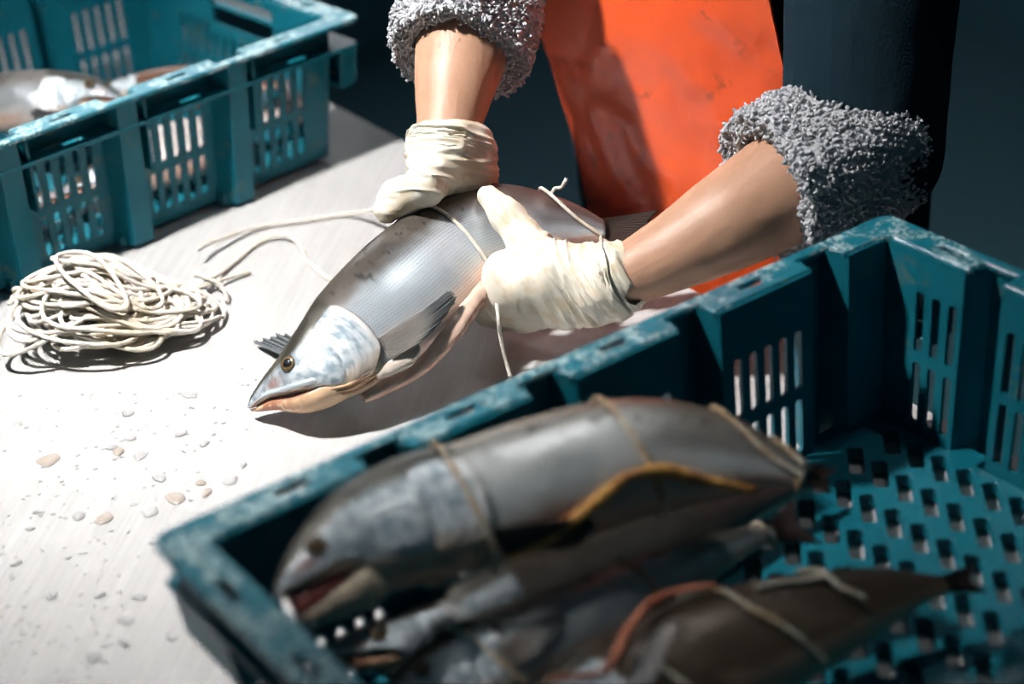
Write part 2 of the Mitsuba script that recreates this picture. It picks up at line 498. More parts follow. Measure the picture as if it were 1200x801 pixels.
def scale_edges(p, n, uv):
    u, v = uv.x, uv.y
    row = dr.floor(v)
    uu = u + 0.5 * (row - 2 * dr.floor(row * 0.5))
    fx, fy = uu - dr.floor(uu) - 0.5, v - row - 0.5
    r2 = fx * fx + fy * fy
    return smoothstep(0.10, 0.34, r2) * (0.05 + 0.45 * fbm(p.x * 45, p.y * 45, p.z * 45))


def skin_rough(p, n, uv):
    return mix(0.20, 0.50, smoothstep(0.50, 0.68, fbm(p.x * 32, p.y * 32, p.z * 32))).x + 0.08 * fbm(p.x * 150, p.y * 150, p.z * 150)


def soft_bump(p, n, uv):
    return fbm(p.x * 120, p.y * 120, p.z * 120)


VC = {'type': 'mesh_attribute', 'name': 'vertex_color'}
principled('mat_scale_edge', (0.035, 0.035, 0.035), 0.4, metallic=0.3)
principled('mat_fish_scales', VC, proc(skin_rough), bump=proc(scales, 3e-4), bump_scale=0.00009, metallic=0.45, specular=0.7, clearcoat=0.6, clearcoat_gloss=0.85)
scene['mat_fish_skin'] = {'type': 'blendbsdf', 'weight': proc(scale_edges), 'bsdf_0': {'type': 'ref', 'id': 'mat_fish_scales'}, 'bsdf_1': {'type': 'ref', 'id': 'mat_scale_edge'}}
principled('mat_fish_head', VC, proc(skin_rough), bump=proc(soft_bump, 5e-4), bump_scale=0.0014, metallic=0.28, specular=0.6, clearcoat=0.6, clearcoat_gloss=0.9)
principled('mat_fish_fin', VC, 0.35, specular=0.5)
principled('mat_fish_flesh', VC, 0.32, bump=proc(soft_bump, 5e-4), bump_scale=0.0012, specular=0.5, clearcoat=0.5, clearcoat_gloss=0.8)
principled('mat_fish_eye', VC, 0.08, specular=0.7, clearcoat=1.0, clearcoat_gloss=0.97)

BACK, FLANK, BELLY = lin(88, 81, 75), lin(186, 196, 203), lin(226, 220, 216)


class Fish:
    """A fish along a spine of points: centre, half height, the side that faces the viewer."""

    def __init__(self, key, centre, half, side, width=0.52, seed=0, tone=None, head=0.27, eye=None, jaw=None):
        self.key, self.seed, self.head = key, seed, head
        self.eye_at, self.jaw = eye or (head * 0.50, 0.36), jaw or head * 0.62
        n = 170
        centre, half = np.asarray(centre, float), np.asarray(half, float)
        p = catmull(np.column_stack([centre, half]), 600)
        d = np.r_[0, np.cumsum(np.linalg.norm(np.diff(p[:, :3], axis=0), axis=1))]
        self.length = d[-1]
        # finer stations in the head
        s = np.linspace(0, 1, n) ** 1.35
        s = np.r_[0, s[1:]]
        p = np.column_stack([np.interp(s * d[-1], d, p[:, k]) for k in range(4)])
        self.s, self.c, self.h = s, p[:, :3], np.maximum(p[:, 3], 0.001)
        # a blunt nose
        nose = np.sqrt(np.clip(s / 0.016, 0, 1))
        self.h = self.h * (0.12 + 0.88 * nose)
        k = 15
        cs = np.array([np.convolve(np.pad(self.c[:, i], k, mode='reflect', reflect_type='odd'), np.ones(2 * k + 1) / (2 * k + 1), 'valid') for i in range(3)]).T
        t = nrm(np.gradient(cs, axis=0))
        side = np.broadcast_to(np.asarray(side, float), t.shape)
        self.N = nrm(side - (side * t).sum(1, keepdims=True) * t)
        self.D = np.cross(self.N, t)
        if (self.D @ -CAM_DOWN).mean() < 0:
            self.D = -self.D
        self.T = t
        self.w = self.h * width * (1 - 0.10 * sstep(0.5, 1.0, s)) * (1 + 0.10 * np.exp(-((s - 0.16) / 0.08) ** 2))
        self.tone = tone or {}

    def fr(self, s):
        s = np.asarray(s, float)
        g = lambda a: np.stack([np.interp(s, self.s, a[:, k]) for k in range(3)], -1)
        return g(self.c), g(self.D), g(self.N), np.interp(s, self.s, self.h), np.interp(s, self.s, self.w)

    def lower(self, s):
        """The belly side's height: cut away at the mouth, where the lower jaw is a part of its own."""
        return np.where(s < 0.5, 0.44 + 0.56 * sstep(self.jaw * 0.72, self.jaw * 1.2, s), 1.0)

    def h_in(self, h):
        return -h * 0.34

    def P(self, s, v, off=0.0, far=False):
        """A point of the surface: v = -1 at the belly .. 1 at the back, on the near or the far side, raised by off."""
        s, v = np.broadcast_arrays(np.asarray(s, float), np.asarray(v, float))
        c, D, N, h, w = self.fr(s)
        th = np.arcsin(np.clip(v, -1, 1))
        hh = h * np.where(v < 0, self.lower(s), 1.0)
        x, y = w * np.cos(th), hh * np.sin(th)
        nx, ny = np.cos(th) / np.maximum(w, 1e-4), np.sin(th) / np.maximum(hh, 1e-4)
        l = np.hypot(nx, ny)
        sg_ = -1.0 if far else 1.0
        off = np.broadcast_to(off, s.shape)
        return c + D * (y + off * ny / l)[..., None] + N * (sg_ * (x + off * nx / l))[..., None]

    def colors(self, s, v, pts):
        t = self.tone
        back, flank, belly = t.get('back', BACK), t.get('flank', FLANK), t.get('belly', BELLY)
        n1 = meshkit.fbm(pts * 55, 4, self.seed)
        n2 = meshkit.fbm(pts * 160 + 9, 3, self.seed + 5)
        n3 = meshkit.fbm(np.stack([s * 9, v * 14, v * 0], -1), 3, self.seed + 3)
        vv = v + 0.25 * (n1 - 0.5) + 0.10 * (n3 - 0.5)
        c = lerp(belly[None], flank[None], sstep(-0.75, -0.25, vv))
        c = lerp(c, back[None], sstep(*t.get('back_at', (0.15, 0.62)), vv))
        spots = sstep(0.63, 0.70, n2) * sstep(0.25, 0.5, v)
        c = c * (1 - 0.65 * spots[:, None])
        rear = sstep(0.60, 0.82, s) * sstep(-0.35, 0.1, vv)
        c = lerp(c, t.get('rear', lin(84, 64, 60))[None], 0.75 * rear)
        pink = sstep(0.28, 0.40, s) * sstep(-0.50, -0.68, vv) * t.get('pink', 1.0)
        c = lerp(c, lin(205, 160, 138)[None], 0.7 * pink)
        # head
        H = sstep(self.head + 0.012, self.head - 0.004, s)
        hc = lerp(lin(204, 216, 222)[None], lin(150, 166, 176)[None], sstep(0.42, 0.62, n2))
        hc = lerp(hc, lin(66, 64, 56)[None], sstep(0.38, 0.66, vv))
        hc = lerp(hc, lin(196, 168, 136)[None], 0.8 * sstep(-0.45, -0.75, vv))
        hc = lerp(hc, lin(150, 84, 66)[None], 0.75 * np.exp(-((s - self.eye_at[0] * 0.66) / 0.024) ** 2 - ((v - 0.08) / 0.28) ** 2))
        c = lerp(c, hc, H)
        mouth = sstep(self.jaw * 1.1, self.jaw * 0.9, s) * sstep(-0.80, -0.95, v)
        c = lerp(c, lin(92, 34, 26)[None], mouth)
        return np.clip(c * (0.86 + 0.28 * n1[:, None]), 0, 1)

    def body(self, around=84):
        n = len(self.s)
        th = np.linspace(0, 2 * PI, around, endpoint=False)
        S, TH = np.meshgrid(self.s, th, indexing='ij')
        v = np.sin(TH)
        near, far = self.P(S, v), self.P(S, v, far=True)
        pts = np.where((np.cos(TH) >= 0)[..., None], near, far)
        # gill slit: the flank sinks a little behind the cover
        S, V, pts = S.ravel(), v.ravel(), pts.reshape(-1, 3)
        uv = np.stack([S * self.length / 0.0025, (TH.ravel() / (2 * PI)) * 112], 1)
        f = grid_faces(n, around)
        m = mesh(np.vstack([pts, self.c[0], self.c[-1]]), np.vstack([f,
            np.stack([np.full(around, n * around), (np.arange(around) + 1) % around, np.arange(around)], 1),
            np.stack([np.full(around, n * around + 1), np.arange(around) + (n - 1) * around, (np.arange(around) + 1) % around + (n - 1) * around], 1)]))
        if m.volume < 0:
            m = mesh(m.vertices, m.faces[:, ::-1])
        col = self.colors(np.r_[S, 0, 1], np.r_[V, 0, 0], m.vertices)
        uv = np.vstack([uv, uv[0], uv[-1]])
        self.mesh = m
        add(f'{self.key}__body', m, 'mat_fish_skin', smooth=True, uv=uv, color=col)

    def patch(self, name, fs, fv, off, colf, na=26, nb=30, mat='mat_fish_head', far=False, parent=None, thick=0.0018):
        """A plate lying on the skin: (a, b) in the unit square -> s, v, raised by off(a, b); closed below."""
        a, b = np.meshgrid(np.linspace(0, 1, na), np.linspace(0, 1, nb), indexing='ij')
        s, v = fs(a, b), fv(a, b)
        top = self.P(s, v, off(a, b), far)
        bot = self.P(s, v, off(a, b) - thick, far)
        v_ = np.vstack([top.reshape(-1, 3), bot.reshape(-1, 3)])
        f = grid_faces(na, nb, closed=False)
        k = na * nb
        idx = np.arange(k).reshape(na, nb)
        loop = np.r_[idx[0, :], idx[1:, -1], idx[-1, -2::-1], idx[-2:0:-1, 0]]
        l2 = np.roll(loop, -1)
        F = np.vstack([f, f[:, ::-1] + k, np.stack([loop, loop + k, l2], 1), np.stack([l2, loop + k, l2 + k], 1)])
        m = mesh(v_, F)
        m.fix_normals(multibody=False) if False else None
        if m.volume < 0:
            m = mesh(v_, F[:, ::-1])
        col = np.tile(colf(s.ravel(), v.ravel(), top.reshape(-1, 3), a.ravel(), b.ravel()), (2, 1))
        uv = np.tile(np.stack([a.ravel(), b.ravel()], 1), (2, 1))
        return add(f'{parent or self.key}__{name}', m, mat, smooth=True, uv=uv, color=np.clip(col, 0, 1))

    def head_parts(self, far=False, eye=True, jaw_open=0.0, gill=True, membrane=False):
        g = self.head

        def rear(b):
            v = 0.72 - 1.60 * b
            return g + 0.022 * (1 - ((v + 0.06) / 0.8) ** 2) - 0.045 * sstep(-0.45, -0.9, v)

        def cheek(s, v, p, a, b):
            n2 = meshkit.fbm(p * np.array([210, 210, 210]), 3, self.seed + 8)
            st = meshkit.fbm(np.stack([a * 22, b * 5, a * 0], -1), 3, self.seed + 9)
            c = lerp(lin(222, 230, 235)[None], lin(150, 172, 184)[None], sstep(0.42, 0.66, 0.5 * n2 + 0.5 * st))
            c = lerp(c, lin(228, 226, 222)[None], 0.6 * sstep(0.75, 0.9, a))
            c = lerp(c, lin(200, 164, 122)[None], 0.75 * sstep(0.66, 0.92, b))
            c = lerp(c, lin(84, 84, 76)[None], 0.6 * sstep(0.16, 0.02, b))
            c = lerp(c, lin(98, 66, 42)[None], 0.85 * sstep(0.965, 0.985, a))
            return c
        if gill:
            self.patch('gill_cover', lambda a, b: (g - 0.30 * g + 0.018 * np.sin(b * PI)) * (1 - a) + rear(b) * a, lambda a, b: 0.72 - 1.60 * b - 0.10 * a * sstep(.5, 1, b),
                       lambda a, b: -0.0006 + 0.0026 * sstep(0, 0.5, a) * sstep(0, 0.18, b) * sstep(1, 0.86, b), cheek, far=far)
            # front cheek plate
            self.patch('cheek_plate', lambda a, b: g * 0.46 + (g * 0.74 + 0.02 * np.sin(b * PI) - g * 0.46) * a, lambda a, b: 0.30 - 0.98 * b + 0.22 * a * (0.5 - b),
                       lambda a, b: -0.0006 + 0.0020 * sstep(0, 0.4, a) * sstep(1.0, 0.88, a) * sstep(0, 0.25, b) * sstep(1, 0.8, b), lambda s, v, p, a, b: cheek(s, v, p, a * 0.7, b * 0.7), far=far)
            # gill rays under the cover
            if membrane:
              self.patch('gill_membrane', lambda a, b: g * 0.56 + g * 0.36 * a, lambda a, b: -0.76 - 0.20 * b,
                       lambda a, b: 0.0004 + 0.0010 * np.abs(np.sin(b * 9)), lambda s, v, p, a, b: lerp(lin(206, 176, 140)[None], lin(150, 104, 70)[None], np.abs(np.sin(b * 9))), mat='mat_fish_flesh', far=far)
        # upper jaw bone
        self.patch('upper_jaw', lambda a, b: 0.006 + (self.jaw * 1.02 - 0.006) * a, lambda a, b: -0.10 - 0.20 * sstep(0, 1, a) - (0.40 - 0.16 * a + 0.10 * np.sin(a * 2.9)) * b,
                   lambda a, b: -0.0004 + 0.0030 * np.sin(np.clip(b, 0, 1) * PI) ** 0.6 * sstep(0, 0.1, a) * sstep(1, 0.93, a),
                   lambda s, v, p, a, b: lerp(lerp(lin(188, 200, 204)[None], lin(140, 78, 60)[None], sstep(0.35, 0.0, a) * 0.8), lin(120, 52, 40)[None], sstep(0.72, 0.95, b)), na=40, nb=14, far=far)
        # lower jaw: a scoop of its own
        n, k = 34, 20
        u = np.linspace(0, 1, n)
        s = 0.004 + self.jaw * 1.16 * u
        c, D, N, h, w = self.fr(s)
        if not far:
            depth = -h * (0.66 - 0.10 * u) - jaw_open * (1 - u) ** 1.0 * self.length * 0.12
            ry = np.maximum(h * 0.40, 0.0022) * np.interp(u, [0, 0.05, 0.12, 1], [0.5, 0.9, 1, 1.0])
            rz = w * np.interp(u, [0, 0.06, 0.3, 0.8, 1], [0.55, 0.9, 0.92, 0.8, 0.5])
            th = np.linspace(0, 2 * PI, k, endpoint=False)
            cy = c + D * depth[:, None]
            v_ = cy[:, None] + D[:, None] * (ry[:, None] * np.sin(th) * np.where(np.sin(th) > 0, 0.55, self.tone.get('chin', 0.95)))[..., None] + N[:, None] * (rz[:, None] * np.cos(th))[..., None]
            v_ = v_.reshape(-1, 3)
            f = np.vstack([grid_faces(n, k), np.stack([np.zeros(k - 2, int), np.arange(2, k), np.arange(1, k - 1)], 1), (n - 1) * k + np.stack([np.zeros(k - 2, int), np.arange(1, k - 1), np.arange(2, k)], 1)])
            m = mesh(v_, f)
            if m.volume < 0:
                m = mesh(v_, f[:, ::-1])
            U = np.repeat(u, k)
            n2 = meshkit.fbm(v_ * 230, 3, self.seed + 4)
            sn = np.tile(np.sin(th), n)
            col = lerp(lin(206, 172, 136)[None], lin(158, 84, 40)[None], sstep(0.30, 0.52, n2) * sstep(0.9, 0.3, U))
            col = lerp(col, lin(96, 30, 24)[None], 0.9 * sstep(0.1, 0.6, sn) * sstep(0.42, 0.56, n2 + 0.25 * (sn > 0.3)))
            col = lerp(col, self.tone.get('jaw', lin(200, 182, 160))[None], self.tone.get('jaw_mix', 0.15))
            add(f'{self.key}__lower_jaw', m, 'mat_fish_flesh', smooth=True, uv=np.stack([U, np.tile(th, n)], 1), color=col)
            # the dark mouth between the jaws
            dm = (depth + self.h_in(h)) / 2
            cm = c + D * dm[:, None]
            rm = np.maximum(np.abs(depth - self.h_in(h)) / 2, 0.0012)
            v_ = (cm[:, None] + D[:, None] * (rm[:, None] * np.sin(th))[..., None] + N[:, None] * (0.72 * rz[:, None] * np.cos(th))[..., None])[3:].reshape(-1, 3)
            f = np.vstack([grid_faces(n - 3, k), np.stack([np.zeros(k - 2, int), np.arange(2, k), np.arange(1, k - 1)], 1), (n - 4) * k + np.stack([np.zeros(k - 2, int), np.arange(1, k - 1), np.arange(2, k)], 1)])
            m = mesh(v_, f)
            if m.volume < 0:
                m = mesh(v_, f[:, ::-1])
            add(f'{self.key}__mouth', m, 'mat_fish_flesh', smooth=True, uv=np.stack([U, np.tile(th, n)], 1)[3 * k:], color=np.tile(lin(88, 34, 30), (len(v_), 1)))
        if eye:
            self.eye(far)

    def eye(self, far=False, r=0.0070):
        s, v = self.eye_at
        r = r * self.length / 0.37
        o = self.P(s, v, 0.0, far)
        c, D, N, h, w = self.fr(s)
        T_ = nrm(np.cross(D, N))
        nn = nrm(self.P(s, v, 0.01, far) - o)
        tt = nrm(T_ - T_ @ nn * nn)
        dd = np.cross(nn, tt)
        n, k = 22, 28
        th = np.linspace(0, 2 * PI, k, endpoint=False)

        def dome(rr, hh, lift, colf, n=n):
            rho = np.linspace(0.02, 1, n)
            R = rho[:, None] * rr
            z = lift + hh * np.sqrt(np.maximum(1 - rho ** 2, 0))[:, None] + 0 * th
            v_ = o + R[..., None] * (np.cos(th)[None, :, None] * tt + np.sin(th)[None, :, None] * dd) + z[..., None] * nn
            v_ = np.vstack([v_.reshape(-1, 3), o + nn * (lift + hh), o + nn * (lift - 0.002)])
            q = np.arange(k)
            f = np.vstack([grid_faces(n, k), np.stack([np.full(k, n * k), (q + 1) % k, q], 1), np.stack([np.full(k, n * k + 1), (n - 1) * k + q, (n - 1) * k + (q + 1) % k], 1)])
            m = mesh(v_, f)
            if m.volume < 0:
                m = mesh(v_, f[:, ::-1])
            rc = np.r_[np.repeat(rho, k), 0, 1]
            return m, colf(rc, np.r_[np.tile(th, n), 0, 0], m.vertices), np.stack([rc, rc], 1)

        def iris(rc, t_, p):
            nz = meshkit.fbm(np.stack([np.cos(t_) * 4, np.sin(t_) * 4, rc * 6], -1), 3, self.seed)
            c_ = lerp(lin(112, 84, 44)[None], lin(176, 150, 92)[None], sstep(0.4, 0.65, nz))
            c_ = lerp(c_, lin(34, 30, 28)[None], sstep(0.46, 0.56, nz) * 0.85)
            return lerp(c_, lin(40, 38, 36)[None], sstep(0.70, 0.86, rc))
        m, col, uv = dome(r, 0.0028, -0.0006, iris)
        e = add(f'{self.key}__eye', m, 'mat_fish_eye', smooth=True, uv=uv, color=col)
        m, col, uv = dome(r * 0.52, 0.0010, 0.0019, lambda rc, t_, p: np.tile(lin(14, 15, 17), (len(rc), 1)), n=8)
        add(f'{e}__pupil', m, 'mat_fish_eye', smooth=True, uv=uv, color=col)

    def fin(self, name, root, tip, colf, rays=11, thick=0.0009, bulge=0.0, bulge_dir=None, parent=None, n=26, curl=0.0, grid=None):
        """A fin between a root curve and a tip curve, ribbed by its rays and frayed a little at the tip."""
        k = rays * 6 + 1
        if grid is not None:
            n, k = grid.shape[:2]
        else:
            R, Tp = catmull(root, k), catmull(tip, k)
        t = np.linspace(0, 1, k)
        u = np.linspace(0, 1, n)[:, None]
        fray = 1 - 0.05 * meshkit.noise(np.stack([t * rays * 2, t * 0, t * 0], -1), self.seed) - 0.03 * (0.5 - 0.5 * np.cos(t * rays * 2 * PI))
        U = u * fray
        if grid is not None:
            mid = grid[0][None] + (grid - grid[0][None]) * fray[None, :, None]
        else:
            mid = R[None] * (1 - U[..., None]) + Tp[None] * U[..., None]
        e1, e2 = np.gradient(mid, axis=0), np.gradient(mid, axis=1)
        nn = nrm(np.cross(e1, e2))
        mid = mid + nn * (bulge * np.sin(U * PI))[..., None]
        ridge = (0.5 + 0.5 * np.cos(t * rays * 2 * PI)) ** 2
        hgt = (thick * (0.35 + 1.2 * ridge[None] * (1 - 0.6 * u)))
        top, bot = mid + nn * hgt[..., None], mid - nn * hgt[..., None]
        kk = n * k
        f = grid_faces(n, k, closed=False)
        idx = np.arange(kk).reshape(n, k)
        loop = np.r_[idx[0, :], idx[1:, -1], idx[-1, -2::-1], idx[-2:0:-1, 0]]
        l2 = np.roll(loop, -1)
        v_ = np.vstack([top.reshape(-1, 3), bot.reshape(-1, 3)])
        F = np.vstack([f, f[:, ::-1] + kk, np.stack([loop, loop + kk, l2], 1), np.stack([l2, loop + kk, l2 + kk], 1)])
        m = mesh(v_, F)
        if m.volume < 0:
            m = mesh(v_, F[:, ::-1])
        col = colf(np.broadcast_to(U, (n, k)).ravel(), np.tile(t, n), np.tile(ridge, n))
        return add(f'{parent or self.key}__{name}', m, 'mat_fish_fin', smooth=True, uv=np.tile(np.stack([np.broadcast_to(u, (n, k)).ravel(), np.tile(t, n)], 1), (2, 1)), color=np.tile(np.clip(col, 0, 1), (2, 1)))

    def side_fin(self, root, tip, colf, lift=0.006, **kw):
        """A fin lying along the near side, its root and tip given as (s, v)."""
        k, n = 61, 22
        R, Q = catmull(root, k), catmull(tip, k)
        u = np.linspace(0, 1, n)[:, None, None]
        sv = R[None] * (1 - u) + Q[None] * u
        self._grid = self.P(sv[..., 0], sv[..., 1], 0.0005 + lift * np.sin(u[..., 0] * 2.2))
        return self.fin('pectoral_fin', None, None, colf, grid=self._grid, **kw)

    def tail(self, size=0.055, dark=None, spread=1.0):
        c, D, N, h, w = self.fr(0.985)
        t = self.T[-1]
        root = [c + D * h * 0.8, c, c - D * h * 0.8]
        tip = [c + t * size + D * 0.045 * spread, c + t * size * 0.86 + D * 0.024 * spread, c + t * size * 0.74, c + t * size * 0.86 - D * 0.024 * spread, c + t * size - D * 0.045 * spread]
        col = dark if dark is not None else lin(64, 52, 48)
        return self.fin('tail_fin', root, tip, lambda u, t_, r: lerp(col[None] * 1.15, col[None] * 0.6, u * 0.8 + 0.2 * r), rays=16)

    def back_fin(self, name='dorsal_fin', s0=0.46, s1=0.58, height=0.022, sweep=0.03, col=None):
        ss = np.linspace(s0, s1, 6)
        root = self.P(ss, np.full(6, 0.995), 0.0004, True)
        c, D, N, h, w = self.fr(ss)
        t = nrm(np.gradient(root, axis=0))
        prof = np.interp(np.linspace(0, 1, 6), [0, 0.25, 0.6, 1], [0.55, 1.0, 0.75, 0.35]) * height
        tip = self.P(ss + 0.05, np.full(6, 0.90) - 0.35 * prof / max(height, 1e-6) * height / 0.03, 0.0012, True)   # folded flat on the far side
        col = col if col is not None else lin(70, 66, 60)
        return self.fin(name, root, tip, lambda u, t_, r: lerp(col[None] * 1.2, col[None] * 0.7, 0.6 * u + 0.4 * r))

    def flap(self, name, path, r1, r2, colf, parent=None, n=60, k=16, up=None):
        """A thick everted edge of the cut belly wall along a path."""
        p = catmull(path, n)
        t, a, b = frames(p, up if up is not None else np.broadcast_to(CAM_FWD * -1, p.shape))
        th = np.linspace(0, 2 * PI, k, endpoint=False)
        env = np.sin(np.linspace(0.12, PI - 0.12, n)) ** 0.45
        wob = 1 + 0.25 * (meshkit.fbm(p * 70, 3, self.seed) - 0.5) * 2
        v_ = p[:, None] + (a[:, None] * (r2 * np.sin(th))[None, :, None] + b[:, None] * (r1 * np.cos(th))[None, :, None]) * (env * wob)[:, None, None]
        v_ = v_.reshape(-1, 3)
        f = np.vstack([grid_faces(n, k), np.stack([np.zeros(k - 2, int), np.arange(2, k), np.arange(1, k - 1)], 1), (n - 1) * k + np.stack([np.zeros(k - 2, int), np.arange(1, k - 1), np.arange(2, k)], 1)])
        m = mesh(v_, f)
        if m.volume < 0:
            m = mesh(v_, f[:, ::-1])
        T_ = np.tile(th, n)
        col = colf(np.repeat(np.linspace(0, 1, n), k), T_, v_)
        return add(f'{parent or self.key}__{name}', m, 'mat_fish_flesh', smooth=True, uv=np.stack([np.repeat(np.linspace(0, 40, n), k), T_], 1), color=np.clip(col, 0, 1))

    def hit(self, px, py):
        """(s, v) and the point of the near side that the photograph shows at a pixel."""
        if not hasattr(self, '_g'):
            s, v = np.meshgrid(np.linspace(0, 1, 260), np.linspace(-1, 1, 120), indexing='ij')
            p = self.P(s, v)
            q = p - CAM
            z = q @ CAM_FWD
            self._g = (s.ravel(), v.ravel(), p.reshape(-1, 3), (600 + F_PX * (q @ CAM_RIGHT) / z).ravel(), (400.5 + F_PX * (q @ CAM_DOWN) / z).ravel())
        s, v, p, x, y = self._g
        i = np.argmin((x - px) ** 2 + (y - py) ** 2)
        return s[i], v[i], p[i]

    def ring(self, a, b, r=0.0013, n=90, slack=0.0006):
        """A closed string around the fish whose visible run passes the two pixels a (towards the back) and b (towards the belly)."""
        s0, v0, _ = self.hit(*a)
        s1, v1, _ = self.hit(*b)
        th = np.linspace(0, 2 * PI, n, endpoint=False)
        v = np.sin(th)
        sl = (s1 - s0) / (v1 - v0) if abs(v1 - v0) > 0.05 else 0.0
        sl = float(np.clip(sl, -0.12, 0.12))
        s = np.clip(s0 + sl * (v - v0) + 0.004 * np.sin(2 * th + self.seed), 0.02, 0.99)
        q = np.where((np.cos(th) >= 0)[:, None], self.P(s, v, r + slack), self.P(s, v, r + slack, far=True))
        return q


def line_px(pts, z):
    z = np.broadcast_to(z, len(pts))
    return np.array([W(p[0], p[1], zz) for p, zz in zip(pts, z)])


def rope_mesh(path, r, n, sides=8, seed=0, closed=False):
    """A braided cotton cord: a tube whose radius ripples with the strands."""
    p = catmull(path, n) if not closed else np.asarray(path)
    d = np.r_[0, np.cumsum(np.linalg.norm(np.diff(p, axis=0), axis=1))]
    rr = r * (1 + 0.07 * np.sin(d / (r * 1.6) * PI))
    if closed:
        p = np.vstack([p, p[:2]])
        rr = np.full(len(p), r)
    return tube(p, rr, sides)


def cord_color(p, n, uv):
    a = fbm(p.x * 700, p.y * 700, p.z * 700, octaves=2)
    b = fbm(p.x * 35, p.y * 35, p.z * 35)
    return mix(mix((0.54, 0.50, 0.43), (0.66, 0.63, 0.58), a), (0.50, 0.42, 0.29), smoothstep(0.52, 0.72, b) * 0.6)


def stained_cord_color(p, n, uv):
    a = fbm(p.x * 700, p.y * 700, p.z * 700, octaves=2)
    b = fbm(p.x * 60, p.y * 60, p.z * 60)
    return mix(mix((0.60, 0.54, 0.43), (0.74, 0.69, 0.58), a), (0.42, 0.27, 0.13), smoothstep(0.45, 0.65, b) * 0.8)


def cord_bump(p, n, uv):
    return fbm(p.x * 900, p.y * 900, p.z * 900, octaves=2)


principled('mat_cord', proc(cord_color), 0.8, bump=proc(cord_bump, 3e-4), bump_scale=0.0006)
principled('mat_stained_cord', proc(stained_cord_color), 0.7, bump=proc(cord_bump, 3e-4), bump_scale=0.0006)


def spine(rows, scale=None):
    """Rows of (px, py, half height in px, z) -> centres and half heights in metres."""
    c = np.array([W(r[0], r[1], r[3]) for r in rows])
    k = (c - CAM) @ CAM_FWD
    return c, np.array([r[2] for r in rows]) * k / F_PX


# ---- the salmon being tied, held over the table
c, h = spine([(291, 478, 5, .011), (318, 459, 22, .026), (350, 446, 42, .040), (385, 422, 55, .052), (419, 391, 66, .061), (460, 359, 75, .069), (500, 324, 76, .076),
              (541, 288, 68, .082), (587, 268, 58, .086), (637, 266, 44, .087), (680, 266, 25, .083), (709, 271, 13, .079)])
HELD = Fish('held_salmon', c, h, (-0.34, -0.62, 0.72), seed=1, head=0.292, eye=(0.158, 0.40), jaw=0.19)
HELD.body()
HELD.head_parts(jaw_open=0.02, membrane=True)
dark_fin = lambda u, t, r: lerp(lerp(lin(182, 172, 166)[None], lin(44, 46, 48)[None], sstep(0.45, 0.72, u)), lin(140, 148, 152)[None], 0.5 * r * sstep(0.35, 0.6, u))
hs = lambda f, *q: [f.hit(x, y)[:2] for x, y in q]
HELD.side_fin(hs(HELD, (441, 398), (449, 409), (458, 420)), hs(HELD, (522, 343), (531, 346), (528, 358), (506, 386)), dark_fin)
HELD.fin('pectoral_fin', [HELD.P(0.235, -0.62, 0, True), HELD.P(0.25, -0.75, 0, True), HELD.P(0.262, -0.85, 0, True)],
         [W(296, 400, .006), W(302, 398, .005), W(330, 388, .005)], dark_fin, rays=8)
HELD.tail(0.05, spread=0.5)
HELD.back_fin()
HELD.back_fin('adipose_fin', 0.80, 0.83, 0.010, 0.02)
flesh = lambda s, t, p: lerp(lerp(lin(214, 172, 148)[None], lin(176, 112, 88)[None], sstep(0.4, 0.65, meshkit.fbm(p * 120, 3, 2))), lin(226, 206, 190)[None], 0.5 * sstep(0.2, 0.9, np.sin(t)))
path = np.array([HELD.P(*HELD.hit(x, y)[:2], 0.0005) for x, y in ((424, 462), (452, 450), (486, 428), (520, 392), (545, 358), (562, 335), (578, 316))])
HELD.flap('belly_flap', path + CAM_DOWN * 0.004, 0.0085, 0.0045, flesh)
path2 = np.array([HELD.P(*HELD.hit(x, y)[:2], -0.0015) for x, y in ((440, 452), (470, 432), (505, 402), (530, 366))])
HELD.flap('throat_lobe', np.array([HELD.P(*HELD.hit(x, y)[:2], 0.0002) for x, y in ((440, 440), (458, 430), (478, 418), (492, 404))]), 0.007, 0.004, lambda s, t, p: np.tile(lin(214, 200, 186), (len(s), 1)) * (0.8 + 0.4 * meshkit.fbm(p * 90, 3, 4)[:, None]))
tag('held_salmon', 'silver salmon held over the steel table by two gloved hands, string round its middle', 'fish')

# ---- crate in front
DK = dict(back=lin(132, 122, 108), flank=lin(208, 212, 212), belly=lin(210, 204, 196), rear=lin(96, 84, 72), back_at=(0.40, 0.95))
c, h = spine([(320, 701, 5, .138), (348, 682, 30, .140), (385, 660, 54, .141), (430, 632, 72, .141), (490, 606, 80, .141), (560, 588, 80, .140), (640, 562, 81, .138),
              (720, 539, 77, .136), (790, 531, 67, .132), (860, 536, 49, .127), (910, 546, 27, .122), (945, 556, 12, .118)])
S1 = Fish('crated_salmon', c, h, (-0.28, -0.48, 0.83), seed=11, head=0.372, eye=(0.0985, 0.36), jaw=0.135, tone={**DK, 'jaw': lin(190, 184, 166), 'jaw_mix': 0.75, 'chin': 1.35})
S1.body()
S1.head_parts(jaw_open=0.40)
path = np.array([S1.P(*S1.hit(x, y)[:2], 0.004) for x, y in ((592, 652), (640, 628), (690, 592), (735, 560), (778, 553), (815, 560), (850, 567), (890, 572))])
S1.flap('belly_flap', path, 0.0042, 0.0042, lambda s, t, p: lerp(lin(200, 150, 78)[None], lin(150, 100, 50)[None], sstep(0.4, 0.6, meshkit.fbm(p * 90, 3, 3))))
S1.tail(0.024, spread=0.18)
S1.back_fin()
S1.side_fin(hs(S1, (578, 618), (582, 632), (590, 648)), hs(S1, (690, 605), (697, 612), (680, 634)), lambda u, t, r: lerp(lin(60, 60, 58)[None], lin(24, 26, 28)[None], u))
tag('crated_salmon', 'largest tied salmon on top in the front crate, with open mouth and yellow-edged belly flap', 'fish')

